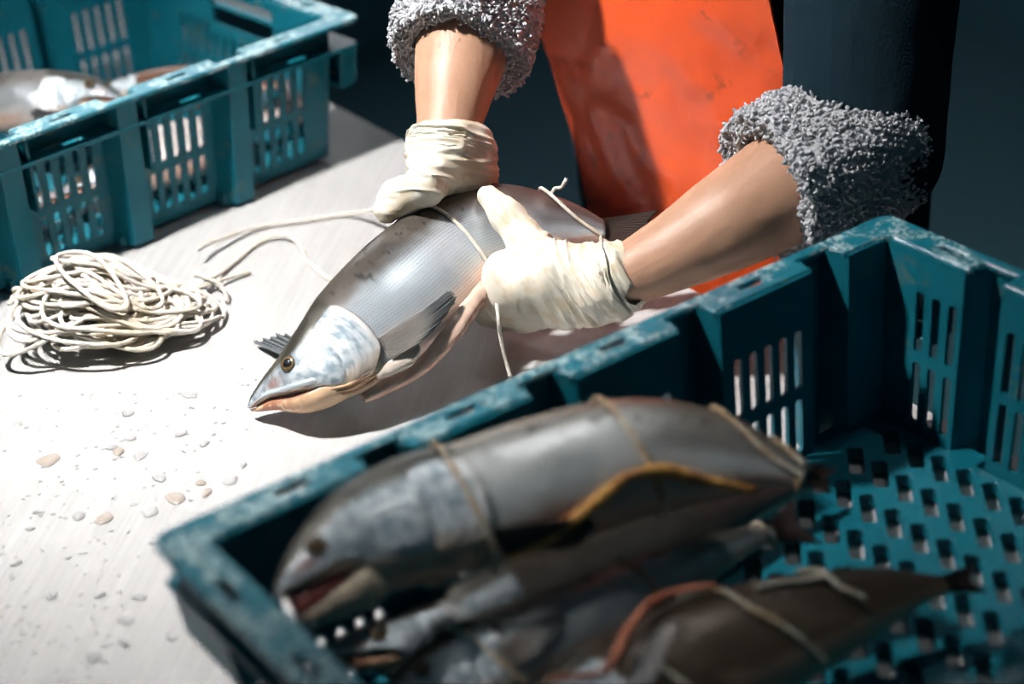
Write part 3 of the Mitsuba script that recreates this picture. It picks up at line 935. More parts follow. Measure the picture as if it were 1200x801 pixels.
c, h = spine([(366, 770, 4, .062), (395, 764, 16, .064), (440, 757, 30, .062), (500, 744, 38, .058), (590, 716, 40, .052), (690, 680, 36, .046), (780, 645, 24, .040), (850, 620, 10, .034)])
S2 = Fish('crated_salmon_001', c, h, (-0.30, -0.50, 0.81), seed=21, tone=DK)
S2.body()
S2.head_parts(jaw_open=0.06)
S2.tail(0.03, spread=0.4)
tag('crated_salmon_001', 'salmon wedged beneath the top salmon in the front crate, only its small pale head showing', 'fish')

HP = np.array([.003, .013, .024, .032, .036, .034, .024, .012, .007])
xs = np.linspace(0, 1, 9)
S5 = Fish('crated_salmon_004', np.array([(0.105 + 0.325 * t, -0.074 - 0.02 * t, 0.052 - 0.010 * t) for t in xs]), np.array([.006, .022, .033, .036, .037, .034, .024, .012, .007]), (0, -0.75, 0.65), seed=45, tone=dict(back=lin(70, 64, 56), flank=lin(84, 82, 78), belly=lin(100, 92, 84)))
S5.body(48)
S5.tail(0.018, spread=0.2)
tag('crated_salmon_004', 'dark salmon at the wall of the front crate, lying under the largest salmon', 'fish')

c, h = spine([(432, 850, 5, .062), (468, 828, 34, .064), (510, 806, 52, .066), (560, 782, 60, .067), (625, 755, 60, .067), (695, 724, 54, .066), (760, 688, 42, .064), (830, 650, 28, .060), (875, 632, 17, .058), (905, 624, 10, .056)])
S3 = Fish('crated_salmon_002', c, h, (-0.26, -0.42, 0.87), seed=31, tone=DK)
S3.body()
S3.head_parts(jaw_open=0.06)
S3.tail(0.035, spread=0.4)
S3.side_fin(hs(S3, (575, 765), (580, 778), (588, 790)), hs(S3, (652, 722), (664, 732), (640, 765)), dark_fin)
tag('crated_salmon_002', 'tied salmon with a dark side fin lying between the largest and the brown salmon', 'fish')

BR = dict(back=lin(74, 60, 48), flank=lin(92, 78, 62), belly=lin(120, 96, 74), rear=lin(60, 50, 42), back_at=(-0.2, 0.4))
c, h = spine([(560, 905, 5, .060), (610, 875, 38, .062), (665, 845, 60, .064), (730, 812, 72, .066), (800, 782, 76, .067), (880, 752, 72, .066), (960, 722, 58, .064), (1030, 698, 38, .060), (1080, 688, 20, .056), (1110, 684, 10, .054)])
S4 = Fish('crated_salmon_003', c, h, (-0.20, -0.42, 0.88), seed=41, tone=BR)
S4.body()
S4.head_parts(jaw_open=0.02)
S4.tail(0.03, spread=0.22)
path = line_px([(640, 795), (700, 790), (722, 768), (738, 735), (765, 705), (800, 692), (840, 686)], [.094, .097, .098, .099, .099, .098, .096])
S4.flap('belly_flap', path, 0.0032, 0.0032, lambda s, t, p: lerp(lin(190, 120, 92)[None], lin(150, 84, 58)[None], sstep(0.4, 0.6, meshkit.fbm(p * 90, 3, 3))))
S4.fin('pelvic_fin', line_px([(726, 812), (745, 806), (764, 800)], .097), line_px([(770, 745), (784, 728), (796, 726)], .106), lambda u, t, r: lerp(lin(214, 204, 200)[None], lin(236, 230, 228)[None], r), rays=8)
tag('crated_salmon_003', 'brown-backed tied salmon at the bottom right of the front crate', 'fish')

# ---- crate behind
GA = dict(back=lin(120, 116, 112), flank=lin(150, 156, 160), belly=lin(225, 220, 215))
c, h = spine([(146, 119, 3, .094), (128, 114, 13, .095), (104, 112, 25, .096), (60, 116, 36, .096), (0, 120, 38, .094), (-70, 122, 32, .090), (-130, 126, 18, .086), (-170, 130, 8, .082)])
A1 = Fish('stored_salmon', c, h, (-0.34, -0.62, 0.72), seed=51, tone=GA)
A1.body()
A1.head_parts(jaw_open=0.03)
A1.tail(0.04)
A1.side_fin(hs(A1, (88, 128), (88, 132), (86, 137)), hs(A1, (42, 128), (38, 134), (52, 140)), lambda u, t, r: np.tile(lin(60, 60, 64), (len(u), 1)))
tag('stored_salmon', 'grey salmon lying on top in the far crate, head to the right', 'fish')


def aw(x, y, z):
    return np.array([AX + math.cos(AR) * x - math.sin(AR) * y, AY + math.sin(AR) * x + math.cos(AR) * y, z])


def crate_fish(key, pts, half, side, seed, tone, label):
    f = Fish(key, np.array([aw(*p) for p in pts]), half, side, seed=seed, tone=tone)
    f.body(60)
    f.head_parts(jaw_open=0.03)
    f.tail(0.035)
    tag(key, label, 'fish')
    return f


HP = np.array([.003, .013, .024, .032, .036, .034, .024, .012, .007])
WH = dict(back=lin(196, 190, 184), flank=lin(224, 216, 210), belly=lin(232, 214, 200), rear=lin(190, 160, 140))
OB = dict(back=lin(150, 96, 54), flank=lin(176, 120, 76), belly=lin(214, 190, 170), rear=lin(120, 80, 56), back_at=(-0.2, 0.4))
TB = dict(back=lin(122, 84, 62), flank=lin(140, 100, 78), belly=lin(190, 170, 150), rear=lin(96, 66, 52), back_at=(-0.2, 0.4))
xs = np.linspace(0, 1, 9)


def run(x0, y0, z0, x1, y1, z1):
    return [(x0 + (x1 - x0) * t, y0 + (y1 - y0) * t, z0 + (z1 - z0) * t) for t in xs]


crate_fish('stored_salmon_001', run(0.30, 0.085, 0.046, 0.045, 0.080, 0.050), HP, (0, -0.45, 0.9), 61, WH, 'white-bellied salmon seen through the left slots of the far crate')
crate_fish('stored_salmon_002', run(0.28, 0.100, 0.040, 0.545, 0.085, 0.046), HP, (0, -0.45, 0.9), 62, WH, 'pale salmon seen through the right slots of the far crate')
crate_fish('stored_salmon_003', run(0.405, 0.235, 0.078, 0.555, 0.10, 0.070), HP * 0.8, (0, -0.5, 0.85), 63, TB, 'brown salmon whose back rises above the rim of the far crate')


# ------------------------------------------------------------------ the person
def V(px, py, depth):
    """The point at this distance in front of the camera that the photograph shows at a pixel."""
    c, d = px_ray(px, py)
    return c + d * depth


BALL = trimesh.creation.icosphere(2).vertices


def blob(bones, edge, rounds=12, lam=0.5):
    """bones: lists of (point, radius); each list is one convex piece; all joined, refined and smoothed."""
    parts = [m3.Manifold.hull_points(np.vstack([np.asarray(p) + BALL * r for p, r in b]).astype(np.float32)) for b in bones]
    m = m3.Manifold.batch_boolean(parts, m3.OpType.Add).refine_to_length(edge)
    q = m.to_mesh()
    t = trimesh.Trimesh(q.vert_properties[:, :3].astype(float), q.tri_verts, process=True)
    trimesh.smoothing.filter_taubin(t, lamb=lam, nu=lam + 0.03, iterations=rounds)
    return t


def soft_skin(bones, cell, k=0.0045):
    """Round bones melted into one even skin: a smooth union of tapered capsules, meshed with surface nets."""
    ends = np.array([q for b in bones for q, _ in b])
    rad = max(r for b in bones for _, r in b)
    lo, hi = ends.min(0) - rad - 4 * cell, ends.max(0) + rad + 4 * cell
    n = np.ceil((hi - lo) / cell).astype(int) + 1
    g = [lo[i] + cell * np.arange(n[i]) for i in range(3)]
    p = np.stack(np.meshgrid(*g, indexing='ij'), -1).reshape(-1, 3)
    acc = np.zeros(len(p))
    for (a, ra), (b, rb) in bones:
        ab = np.asarray(b) - np.asarray(a)
        t = np.clip((p - a) @ ab / max(ab @ ab, 1e-12), 0, 1)
        d = np.linalg.norm(p - a - t[:, None] * ab, axis=1) - (ra + t * (rb - ra))
        acc += np.exp(np.clip(-d / k, -60, 60))
    f = (-k * np.log(np.maximum(acc, 1e-30))).reshape(n)
    inside = f < 0
    corners = [(i, j, l) for i in (0, 1) for j in (0, 1) for l in (0, 1)]
    cut = lambda a, c: a[c[0]:a.shape[0] - 1 + c[0], c[1]:a.shape[1] - 1 + c[1], c[2]:a.shape[2] - 1 + c[2]]
    m = n - 1
    tot, cnt = np.zeros((*m, 3)), np.zeros(m)
    for x in corners:
        for ax in range(3):
            if x[ax] == 0:
                y = tuple(1 if i == ax else x[i] for i in range(3))
                fa, fb = cut(f, x), cut(f, y)
                on = (fa < 0) != (fb < 0)
                t = np.where(on, fa / np.where(on, fa - fb, 1), 0)
                q = np.broadcast_to(np.array(x, float), (*m, 3)).copy()
                q[..., ax] += t
                tot += q * on[..., None]
                cnt += on
    has = cnt > 0
    idx = -np.ones(m, int)
    idx[has] = np.arange(has.sum())
    base = np.stack(np.meshgrid(*[np.arange(k_) for k_ in m], indexing='ij'), -1)
    v = lo + cell * (base[has] + tot[has] / cnt[has][:, None])
    faces = []
    for ax in range(3):
        o1, o2 = (ax + 1) % 3, (ax + 2) % 3
        a = inside.take(range(n[ax] - 1), ax)
        b = inside.take(range(1, n[ax]), ax)
        e = np.argwhere(a != b)
        e = e[(e[:, o1] > 0) & (e[:, o2] > 0) & (e[:, o1] < m[o1]) & (e[:, o2] < m[o2])]
        s_ = a[tuple(e.T)]
        def at(d1, d2):
            q = e.copy()
            q[:, o1] += d1
            q[:, o2] += d2
            return idx[tuple(q.T)]
        q = np.stack([at(-1, -1), at(0, -1), at(0, 0), at(-1, 0)], 1)
        q = np.where(s_[:, None], q, q[:, ::-1])
        faces += [q[:, [0, 1, 2]], q[:, [0, 2, 3]]]
    t = trimesh.Trimesh(v, np.vstack(faces), process=False)
    trimesh.smoothing.filter_taubin(t, lamb=0.4, nu=0.42, iterations=6)
    if t.volume < 0:
        t.invert()
    return t


def chain(pts):
    return [[pts[i], pts[i + 1]] for i in range(len(pts) - 1)]


def on_fish(px, py, off):
    s, v, _ = HELD.hit(px, py)
    return HELD.P(s, v, off)


# left hand (nearer the front crate): thumb on the flank, fingers closed under the belly
n0 = nrm(np.array([-0.34, -0.62, 0.72]))
dep = lambda p: (np.asarray(p) - CAM) @ CAM_FWD
dB = dep(on_fish(575, 318, 0.0))
lw = V(716, 328, dB - 0.050)
L_knuckles = [V(592, 318, dB - 0.014), V(592, 338, dB - 0.006), V(599, 356, dB + 0.004), V(614, 368, dB + 0.014)]
L_pip = [V(566, 330, dB + 0.018), V(562, 346, dB + 0.026), V(570, 362, dB + 0.034), V(590, 370, dB + 0.038)]
away = nrm(np.array([0.62, 0.74, -0.12]))
L_pip = [p + CAM_DOWN * 0.004 for p in L_pip]
L_dip = [p + away * 0.024 - CAM_DOWN * 0.006 for p in L_pip]
L_tip = [p + away * 0.016 - CAM_DOWN * 0.014 for p in L_dip]
L_thumb = [(V(655, 316, dB - 0.040), .0205), (on_fish(617, 287, 0.017), .0165), (on_fish(592, 258, 0.0125), .0140), (on_fish(572, 237, 0.0100), .0108)]
L_palm = [(lw, .0245), (V(706, 345, dB - 0.042), .0190), (V(660, 352, dB - 0.022), .0190), (V(655, 318, dB - 0.040), .0210), (V(622, 330, dB - 0.026), .0185),
          (L_knuckles[0], .0150), (L_knuckles[1], .0155), (L_knuckles[2], .0150), (L_knuckles[3], .0135)]
# right hand: thumb along the back, palm behind it, fingers down the far side
dT = dep(on_fish(470, 258, 0.0))
rw = V(521, 176, dT + 0.030)
R_thumb = [(V(520, 196, dT + 0.020), .0200), (V(496, 218, dT - 0.006), .0165), (on_fish(474, 246, 0.0135), .0150), (on_fish(462, 259, 0.0115), .0118)]
R_knuckles = [V(508, 212, dT + 0.050), V(527, 208, dT + 0.054), V(545, 208, dT + 0.054), V(558, 206, dT + 0.050)]
R_pip = [p + CAM_DOWN * 0.020 + CAM_FWD * 0.018 for p in R_knuckles]
R_dip = [p + CAM_DOWN * 0.022 - CAM_FWD * 0.004 for p in R_pip]
R_tip = [p + CAM_DOWN * 0.015 - CAM_FWD * 0.012 for p in R_dip]
R_palm = [(rw, .0260), (V(548, 176, dT + 0.036), .0190), (V(512, 190, dT + 0.024), .0210), (V(545, 200, dT + 0.040), .0200), *[(k, .0150) for k in R_knuckles]]
# arms
L_arm = [(lw, .0245), (V(745, 318, dB - 0.054), .0250), (V(800, 290, dB - 0.060), .0315), (V(860, 256, dB - 0.060), .0395), (V(930, 214, dB - 0.050), .0455), (V(1010, 172, dB - 0.030), .0470)]
SH_L, SH_R = np.array([0.77, 0.17, 0.44]), np.array([0.77, 0.56, 0.44])
R_arm = [(rw, .0260), (V(526, 146, dT + 0.036), .0265), (V(533, 100, dT + 0.050), .0340), (V(541, 60, dT + 0.066), .0400), (V(556, -20, dT + 0.095), .0440), (V(575, -110, dT + 0.140), .0460)]


def fingers(kn, pip, dip, tip, r=0.0095):
    out = []
    for i in range(4):
        q = r * (1.0, 1.02, 0.97, 0.86)[i]
        out += chain([(kn[i], q * 1.3), (pip[i], q * 1.08), (dip[i], q), (tip[i], q * 0.86)])
    return out


def grow(bones, d):
    return [[(p, r + d) for p, r in b] for b in bones]


def palm_bones(pm):
    w, rest = pm[0], pm[1:]
    out = [[w, q] for q in rest] + [[rest[i], rest[i + 1]] for i in range(len(rest) - 1)] + [[rest[0], q] for q in rest[-3:]]
    return out


L_hand = palm_bones(L_palm) + chain(L_thumb) + fingers(L_knuckles, L_pip, L_dip, L_tip)
R_hand = palm_bones(R_palm) + chain(R_thumb) + fingers(R_knuckles, R_pip, R_dip, R_tip)
torso = [[((.80, .30, -.02), .115), ((.80, .43, -.02), .115), ((.79, .28, .24), .105), ((.79, .45, .24), .105)],
         [((.79, .28, .24), .105), ((.79, .45, .24), .105), (SH_L, .062), (SH_R, .062)], [((.785, .365, .44), .075), ((.775, .365, .58), .055)]]
upper = [[(SH_L, .062), L_arm[-1]], [(SH_R, .062), R_arm[-1]]]
legs = []
for y in (.29, .44):
    legs += chain([((.81, y, -.05), .095), ((.80, y, -.45), .062), ((.83, y, -.83), .045)]) + [[((.83, y, -.84), .042), ((.72, y, -.868), .03)]]
body = blob(grow(chain([(lw, .0245), L_palm[4]]) + chain([(rw, .026), R_palm[3]]), -0.006) + chain(L_arm) + chain(R_arm) + torso + upper + legs, 0.011, 10)


def skin_color(p, n, uv):
    a = fbm(p.x * 40, p.y * 40, p.z * 40)
    b = fbm(p.x * 500, p.y * 500, p.z * 500, octaves=2)
    return mix((0.46, 0.27, 0.18), (0.37, 0.20, 0.125), a * 0.7 + b * 0.3)


def skin_bump(p, n, uv):
    return fbm(p.x * 620, p.y * 620, p.z * 620, octaves=2)


def latex_color(p, n, uv):
    a = fbm(p.x * 70, p.y * 70, p.z * 70)
    return mix((0.66, 0.62, 0.52), (0.58, 0.50, 0.36), smoothstep(0.45, 0.75, a))


def cloth_bump(p, n, uv):
    return fbm(p.x * 700, p.y * 700, p.z * 700, octaves=2)


def apron_color(p, n, uv):
    a = fbm(p.x * 7, p.y * 7, p.z * 7)
    s = smoothstep(0.62, 0.72, fbm(p.x * 30, p.y * 30, p.z * 30)) * smoothstep(0.45, 0.7, fbm(p.x * 220, p.y * 220, p.z * 220, octaves=2))
    c = mix((0.56, 0.062, 0.016), (0.64, 0.092, 0.022), a)
    return mix(c, (0.30, 0.055, 0.02), s * 0.8)


def apron_bump(p, n, uv):
    return fbm(p.x * 16, p.y * 16, p.z * 16) + 0.04 * fbm(p.x * 300, p.y * 300, p.z * 300, octaves=2)


def apron_rough(p, n, uv):
    return 0.26 + 0.16 * fbm(p.x * 45, p.y * 45, p.z * 45)


principled('mat_skin', proc(skin_color), 0.46, bump=proc(skin_bump, 4e-4), bump_scale=0.0003, specular=0.5)
principled('mat_latex', proc(latex_color), 0.42, bump=proc(cloth_bump, 4e-4), bump_scale=0.0003, specular=0.5, sheen=0.2)
principled('mat_jacket', (0.008, 0.021, 0.030), 0.9, specular=0.1, bump=proc(cloth_bump, 4e-4), bump_scale=0.0008)
principled('mat_trousers', (0.012, 0.016, 0.020), 0.85)
principled('mat_apron', proc(apron_color), proc(apron_rough), bump=proc(apron_bump, 2e-3), bump_scale=0.012, specular=0.55, clearcoat=0.4, clearcoat_gloss=0.8)
principled('mat_fleece', (0.38, 0.39, 0.41), 0.9, sheen=0.4)
add('person__body', body, 'mat_skin', smooth=True)


def glove(hand, arm, cuff, seed):
    """The hand's bones with a little air, a gathered cuff, and folds across the hand."""
    w0, w1 = np.asarray(arm[0][0]), np.asarray(arm[1][0])
    ax = nrm(w1 - w0)
    c0, c1 = w0 + ax * 0.006, w0 + ax * cuff
    q = soft_skin(grow(hand, -0.0024), 0.0016, 0.0036)
    # the cuff: a sleeve of film around the wrist, gathered into folds, with a rolled edge
    n, k = 46, 120
    th = np.linspace(0, 2 * PI, k, endpoint=False)
    u = np.linspace(0, 1, n)
    a = nrm(np.cross(ax, CAM_DOWN))
    b = np.cross(ax, a)
    start = w0 - ax * 0.016
    cen = start + (c1 - start)[None] * u[:, None]
    r0 = arm[0][1]
    base = r0 + 0.0008 + 0.0042 * u
    fold = np.abs(meshkit.fbm(np.stack([np.broadcast_to(u[:, None] * 13, (n, k)), np.cos(th)[None] * 1.6 + 0 * u[:, None], np.sin(th)[None] * 1.6 + 0 * u[:, None]], -1), 3, seed) - 0.5)
    R = base[:, None] + (0.0035 - 0.014 * fold) * sstep(0.0, 0.3, u)[:, None]
    wav = 0.006 * (meshkit.fbm(np.stack([np.cos(th) * 2, np.sin(th) * 2, th * 0], -1), 2, seed + 2) - 0.5)
    R[-3:] += 0.0009
    outer = cen[:, None] + (R[..., None]) * (np.cos(th)[None, :, None] * a + np.sin(th)[None, :, None] * b) + ax * (wav[None] * u[:, None] ** 3)[..., None]
    inner = outer - (np.cos(th)[None, :, None] * a + np.sin(th)[None, :, None] * b) * 0.0014
    v_ = np.vstack([outer.reshape(-1, 3), inner[::-1].reshape(-1, 3)])
    f = grid_faces(2 * n, k)
    j = np.arange(k)
    j2 = (j + 1) % k
    e = (2 * n - 1) * k
    f = np.vstack([f, np.stack([e + j, e + j2, j2], 1), np.stack([e + j, j2, j], 1)])
    m = mesh(v_, f)
    if m.volume < 0:
        m = mesh(v_, f[:, ::-1])
    # folds on the hand itself
    t = q
    p = t.vertices
    al = (p - w0) @ ax
    across = p - w0 - al[:, None] * ax
    rid = meshkit.fbm(np.column_stack([al * 150 + (across @ b) * 30, across @ a * 22, across @ b * 22]), 2, seed + 6)
    near = sstep(-0.090, -0.030, al)
    ridge = np.clip(1 - np.abs(rid - 0.5) * 6, 0, 1)
    t.vertices = p + t.vertex_normals * ((0.0022 * near + 0.0005) * ridge)[:, None]
    return t, m


for hand, arm, cuff, seed in ((L_hand, L_arm, 0.004, 5), (R_hand, R_arm, 0.010, 9)):
    t, m = glove(hand, arm, cuff, seed)
    g = add('person__glove', t, 'mat_latex', smooth=True)
    tag(g, 'cream latex glove')
    add(g + '__rolled_cuff', m, 'mat_latex', smooth=True)

# jacket and trousers
jk = blob(grow(torso, 0.014) + grow(upper, 0.016) + [[(L_arm[-2][0] * .35 + L_arm[-1][0] * .65, .050), (L_arm[-1][0], .058)], [(R_arm[-2][0] * .5 + R_arm[-1][0] * .5, .050), (R_arm[-1][0], .058)]], 0.012, 8)
p = jk.vertices
jk.vertices = p + jk.vertex_normals * (0.010 * (meshkit.fbm(p * np.array([14, 14, 9]), 3, 4) - 0.5))[:, None]
add('person__jacket', jk, 'mat_jacket', smooth=True)
tag('person__jacket', 'dark navy jacket')
add('person__trousers', blob(grow(legs, 0.012), 0.02, 6), 'mat_trousers', smooth=True)


def fleece(axis, radius, length, tilt_up, seed, count):
    """A turned-back fleece cuff: a thick ring along an axis, covered in curly tufts."""
    rng = np.random.default_rng(seed)
    c0, c1 = np.asarray(axis[0]), np.asarray(axis[1])
    ax = nrm(c1 - c0)
    a = nrm(np.cross(ax, CAM_FWD))
    b = np.cross(ax, a)
    prof = np.array([(0.0, 0.0), (0.004, 0.008), (0.014, 0.013), (0.5, 0.014), (0.9, 0.010), (1.0, 0.002), (0.95, -0.004), (0.5, -0.006), (0.05, -0.005)])
    n, k = 60, 96
    pp = catmull(np.vstack([prof, prof[:1]]), n + 1)[:-1]
    th = np.linspace(0, 2 * PI, k, endpoint=False)
    rim = 1 + 0.06 * np.sin(3 * th + seed) + 0.05 * np.sin(5 * th)
    X = pp[:, 0][:, None] * length + (0.012 * (meshkit.fbm(np.stack([np.cos(th) * 1.5, np.sin(th) * 1.5, 0 * th], -1), 2, seed) - 0.5))[None]
    R = radius * rim[None] + pp[:, 1][:, None]
    v_ = c0 + X[..., None] * ax + R[..., None] * (np.cos(th)[None, :, None] * a + np.sin(th)[None, :, None] * b)
    v_ = v_.reshape(-1, 3)
    f = grid_faces(n, k)
    f = np.vstack([f, [[(n - 1) * k + j, (n - 1) * k + (j + 1) % k, (j + 1) % k] for j in range(k)], [[(n - 1) * k + j, (j + 1) % k, j] for j in range(k)]])
    m = mesh(v_, f)
    if m.volume < 0:
        m = mesh(v_, f[:, ::-1])
    m.vertices = m.vertices + m.vertex_normals * (0.004 * (meshkit.fbm(m.vertices * 160, 3, seed) - 0.5))[:, None]
    pts, fi = trimesh.sample.sample_surface(m, count, seed=seed)
    nn = m.face_normals[fi]
    tufts = []
    for p_, q in zip(pts, nn):
        d1 = nrm(q * 0.5 + rng.normal(0, 0.6, 3))
        d2 = nrm(d1 * 0.5 - q * 0.4 + rng.normal(0, 0.7, 3))
        l = rng.uniform(0.0022, 0.0042)
        path = np.array([p_ - q * 0.001, p_ + d1 * l * 0.55, p_ + d1 * l * 0.8 + d2 * l * 0.5, p_ + d1 * l * 0.6 + d2 * l])
        tufts.append(tube(path, np.array([0.0012, 0.0015, 0.0013, 0.0006]) * rng.uniform(0.8, 1.25), 5))
    return m, cat(tufts)


for axis, rad, ln, seed in (((V(905, 222, dB - 0.054), V(1000, 176, dB - 0.034)), 0.051, 0.110, 3), ((V(536, 62, dT + 0.066), V(549, 5, dT + 0.088)), 0.046, 0.085, 4)):
    m, tf = fleece(axis, rad, ln, 0, seed, 9000)
    k = add('person__fleece_cuff', m, 'mat_fleece', smooth=True)
    tag(k, 'turned-back grey fleece cuff')
    tag(add(k + '__tufts', tf, 'mat_fleece', smooth=True), kind='stuff')

# apron: a sheet of coated cloth hanging down the front of the jacket
na, nb = 110, 150
zz = np.linspace(0.44, -0.42, nb)
yl = np.interp(zz, [-.42, -.10, -.03, .09, .175, .30, .44], [.46, .452, .448, .506, .558, .570, .49])
yr = np.interp(zz, [-.42, -.03, .05, .12, .18, .25, .34, .44], [.16, .165, .170, .180, .188, .205, .23, .27])
B, A = np.meshgrid(np.arange(nb), np.linspace(0, 1, na), indexing='ij')
Z = zz[B]
Y = yl[B] + (yr[B] - yl[B]) * A
X = 0.655 + 1.1 * (Y - 0.36) ** 2 + 0.10 * np.clip(-Z - 0.03, 0, 1)
pn = np.stack([X, Y, Z], -1)
X = X + 0.020 * (meshkit.fbm(pn * np.array([8, 11, 6]), 3, 7) - 0.5) + 0.010 * np.sin((Y * 16 + Z * 9)) * 0.5
front = np.stack([X, Y, Z], -1)
back = front + [0.0022, 0, 0]
kk = na * nb
idx = np.arange(kk).reshape(nb, na)
loop = np.r_[idx[0, :], idx[1:, -1], idx[-1, -2::-1], idx[-2:0:-1, 0]]
l2 = np.roll(loop, -1)
f = grid_faces(nb, na, closed=False)
F = np.vstack([f, f[:, ::-1] + kk, np.stack([loop, loop + kk, l2], 1), np.stack([l2, loop + kk, l2 + kk], 1)])
ap = mesh(np.vstack([front.reshape(-1, 3), back.reshape(-1, 3)]), F)
if ap.volume < 0:
    ap = mesh(ap.vertices, F[:, ::-1])
add('person__apron', ap, 'mat_apron', smooth=50)
tag('person__apron', 'shiny orange waterproof apron')
tag('person', 'person in orange waterproof apron, dark jacket and latex gloves holding a salmon at the table', 'person')


# ------------------------------------------------------------------ rope and strings
rng = np.random.default_rng(7)
NP = 3600
tt = np.linspace(0, 1, NP)
turns = 92


def slow(seed, f, lo, hi):
    return lo + (hi - lo) * meshkit.fbm(np.stack([tt * f, tt * 0 + seed * 3.7, tt * 0], -1), 3, seed)


phi = 2 * PI * turns * tt + 1.5 * slow(11, 40, -1, 1)
C0 = W(118, 392, 0.0)[:2]
ex, ey = nrm(CAM_RIGHT[:2]), nrm(-CAM_DOWN[:2] + 0.0)
ey = nrm(np.array([-ex[1], ex[0]]))
cx = slow(1, 26, -0.075, 0.085) + 0.014
cy = slow(2, 26, -0.055, 0.060)
la, lb = slow(3, 34, 0.018, 0.078), slow(4, 34, 0.010, 0.042)
ori = slow(5, 16, -1.9, 1.9)
lx, ly = la * np.cos(phi), lb * np.sin(phi)
u_ = cx + lx * np.cos(ori) - ly * np.sin(ori)
v_ = cy + lx * np.sin(ori) + ly * np.cos(ori)
rr = np.hypot(u_ / 0.098, v_ / 0.078)
k = np.where(rr > 1, (1 + 0.24 * np.tanh((rr - 1) * 2)) / np.maximum(rr, 1e-6), 1.0)
u_, v_ = u_ * k, v_ * k
rr = np.hypot(u_ / 0.106, v_ / 0.084)
dome = 0.078 * np.sqrt(np.clip(1.02 - rr ** 2, 0.0, 1)) * (1 - 0.40 * sstep(0.00, 0.06, u_))
lay = np.clip(slow(8, 60, -0.1, 1.1) * 0.55 + tt * 0.45, 0, 1)
z_ = 0.0026 + dome * lay + 0.003 * meshkit.noise(np.stack([tt * 400, tt * 0, tt * 0], -1), 3)
pile = np.column_stack([C0[0] + ex[0] * u_ + ey[0] * v_, C0[1] + ex[1] * u_ + ey[1] * v_, z_])
add('tangled_rope__coil', rope_mesh(pile, 0.0021, NP * 2, 7), 'mat_cord', smooth=True)
for pts, z in ((((232, 292), (250, 283), (300, 267), (360, 258), (405, 251), (434, 247), (444, 240), (452, 236), (462, 236)), (.016, .012, .004, .003, .004, .020, .052, .085, .105)),
               (((238, 332), (262, 317), (284, 299), (300, 286), (320, 277), (340, 277), (352, 289), (362, 307), (379, 322), (392, 330)), (.010, .004, .003, .003, .005, .007, .006, .003, .0028, .0028)),
               (((226, 340), (244, 333), (262, 327), (280, 322), (293, 319)), (.012, .009, .006, .004, .003)),
               (((228, 322), (244, 326), (258, 334), (265, 345), (266, 354)), (.016, .014, .010, .006, .003))):
    add('tangled_rope__free_end', rope_mesh(line_px(pts, z), 0.0021, 160, 9), 'mat_cord', smooth=True)
tag('tangled_rope', 'heap of tangled white cotton rope on the table before the far crate', 'rope')


def knot(p, r, key, mat):
    q = np.array([p + r * np.array([math.cos(a) * 1.6, math.sin(a) * 1.6, 0.9 * math.sin(2 * a + 0.5)]) for a in np.linspace(0, 4.4 * PI, 40)])
    add(key + '__knot', tube(q * 1.0, r * 0.9, 7), mat, smooth=True)


def tie(key, rings, ends, label, mat='mat_stained_cord', r=0.0014):
    for q in rings:
        add(key + '__loop', rope_mesh(q, r, len(q), 8, closed=True), mat, smooth=True)
    for e in ends:
        add(key + '__loose_end', rope_mesh(np.asarray(e), r, 80, 8), mat, smooth=True)
    tag(key, label, 'string')


OFF = 0.0022
tie('tying_string', [HELD.ring((506, 244), (578, 322))], [[HELD.P(*HELD.hit(576, 322)[:2], 0.002), W(584, 372, .052), W(586, 392, .036), W(592, 420, .016), W(598, 441, .003)]],
    'white string round the middle of the held salmon, its end hanging to the table', 'mat_cord', 0.0016)
tie('tying_string_001', [HELD.ring((644, 229), (697, 272), 0.0016)], [[HELD.P(*HELD.hit(646, 230)[:2], 0.002), HELD.P(*HELD.hit(650, 229)[:2], 0.006), V(658, 219, dep(HELD.P(*HELD.hit(650, 232)[:2]))), V(664, 209, dep(HELD.P(*HELD.hit(650, 232)[:2])))]],
    'white string round the tail end of the held salmon near the apron', 'mat_cord', 0.0016)
tie('tying_string_002', [S1.ring((523, 536), (580, 650), 0.0016)], [[S1.P(*S1.hit(579, 650)[:2], .002), S1.P(*S1.hit(552, 676)[:2], .003), S1.P(*S1.hit(520, 690)[:2], .003), S1.P(*S1.hit(500, 696)[:2], .002)]],
    'string behind the gills of the largest salmon in the front crate', r=0.0017)
tie('tying_string_003', [S1.ring((702, 471), (774, 574), 0.0016)], [], 'string round the middle of the largest salmon in the front crate', r=0.0017)
tie('tying_string_004', [S1.ring((840, 466), (905, 515), 0.0016)], [[S1.P(*S1.hit(905, 515)[:2], .002), S1.P(*S1.hit(925, 533)[:2], .003), S1.P(*S1.hit(943, 548)[:2], .003), W(956, 557, .104)]],
    'string round the tail of the largest salmon in the front crate', r=0.0015)
tie('tying_string_005', [S3.ring((724, 659), (783, 712), 0.0015)], [], 'string round the middle of the salmon with the dark side fin', r=0.0017)
tie('tying_string_006', [S3.ring((889, 617), (912, 640), 0.0015)], [], 'string at the tail of the salmon with the dark side fin', r=0.0014)
tie('tying_string_007', [S3.ring((540, 745), (612, 800), 0.0015)], [], 'string behind the gills of the salmon with the dark side fin', r=0.0017)
s4 = lambda *q: [S4.P(*S4.hit(x, y)[:2], 0.0022) for x, y in q]
tie('tying_string_008', [], [s4((790, 695), (840, 695), (880, 715), (925, 742), (965, 775)), s4((742, 770), (765, 780), (790, 795), (810, 810))],
    'string lying across the back of the brown salmon', r=0.0017)
p0 = s4((888, 690))[0]
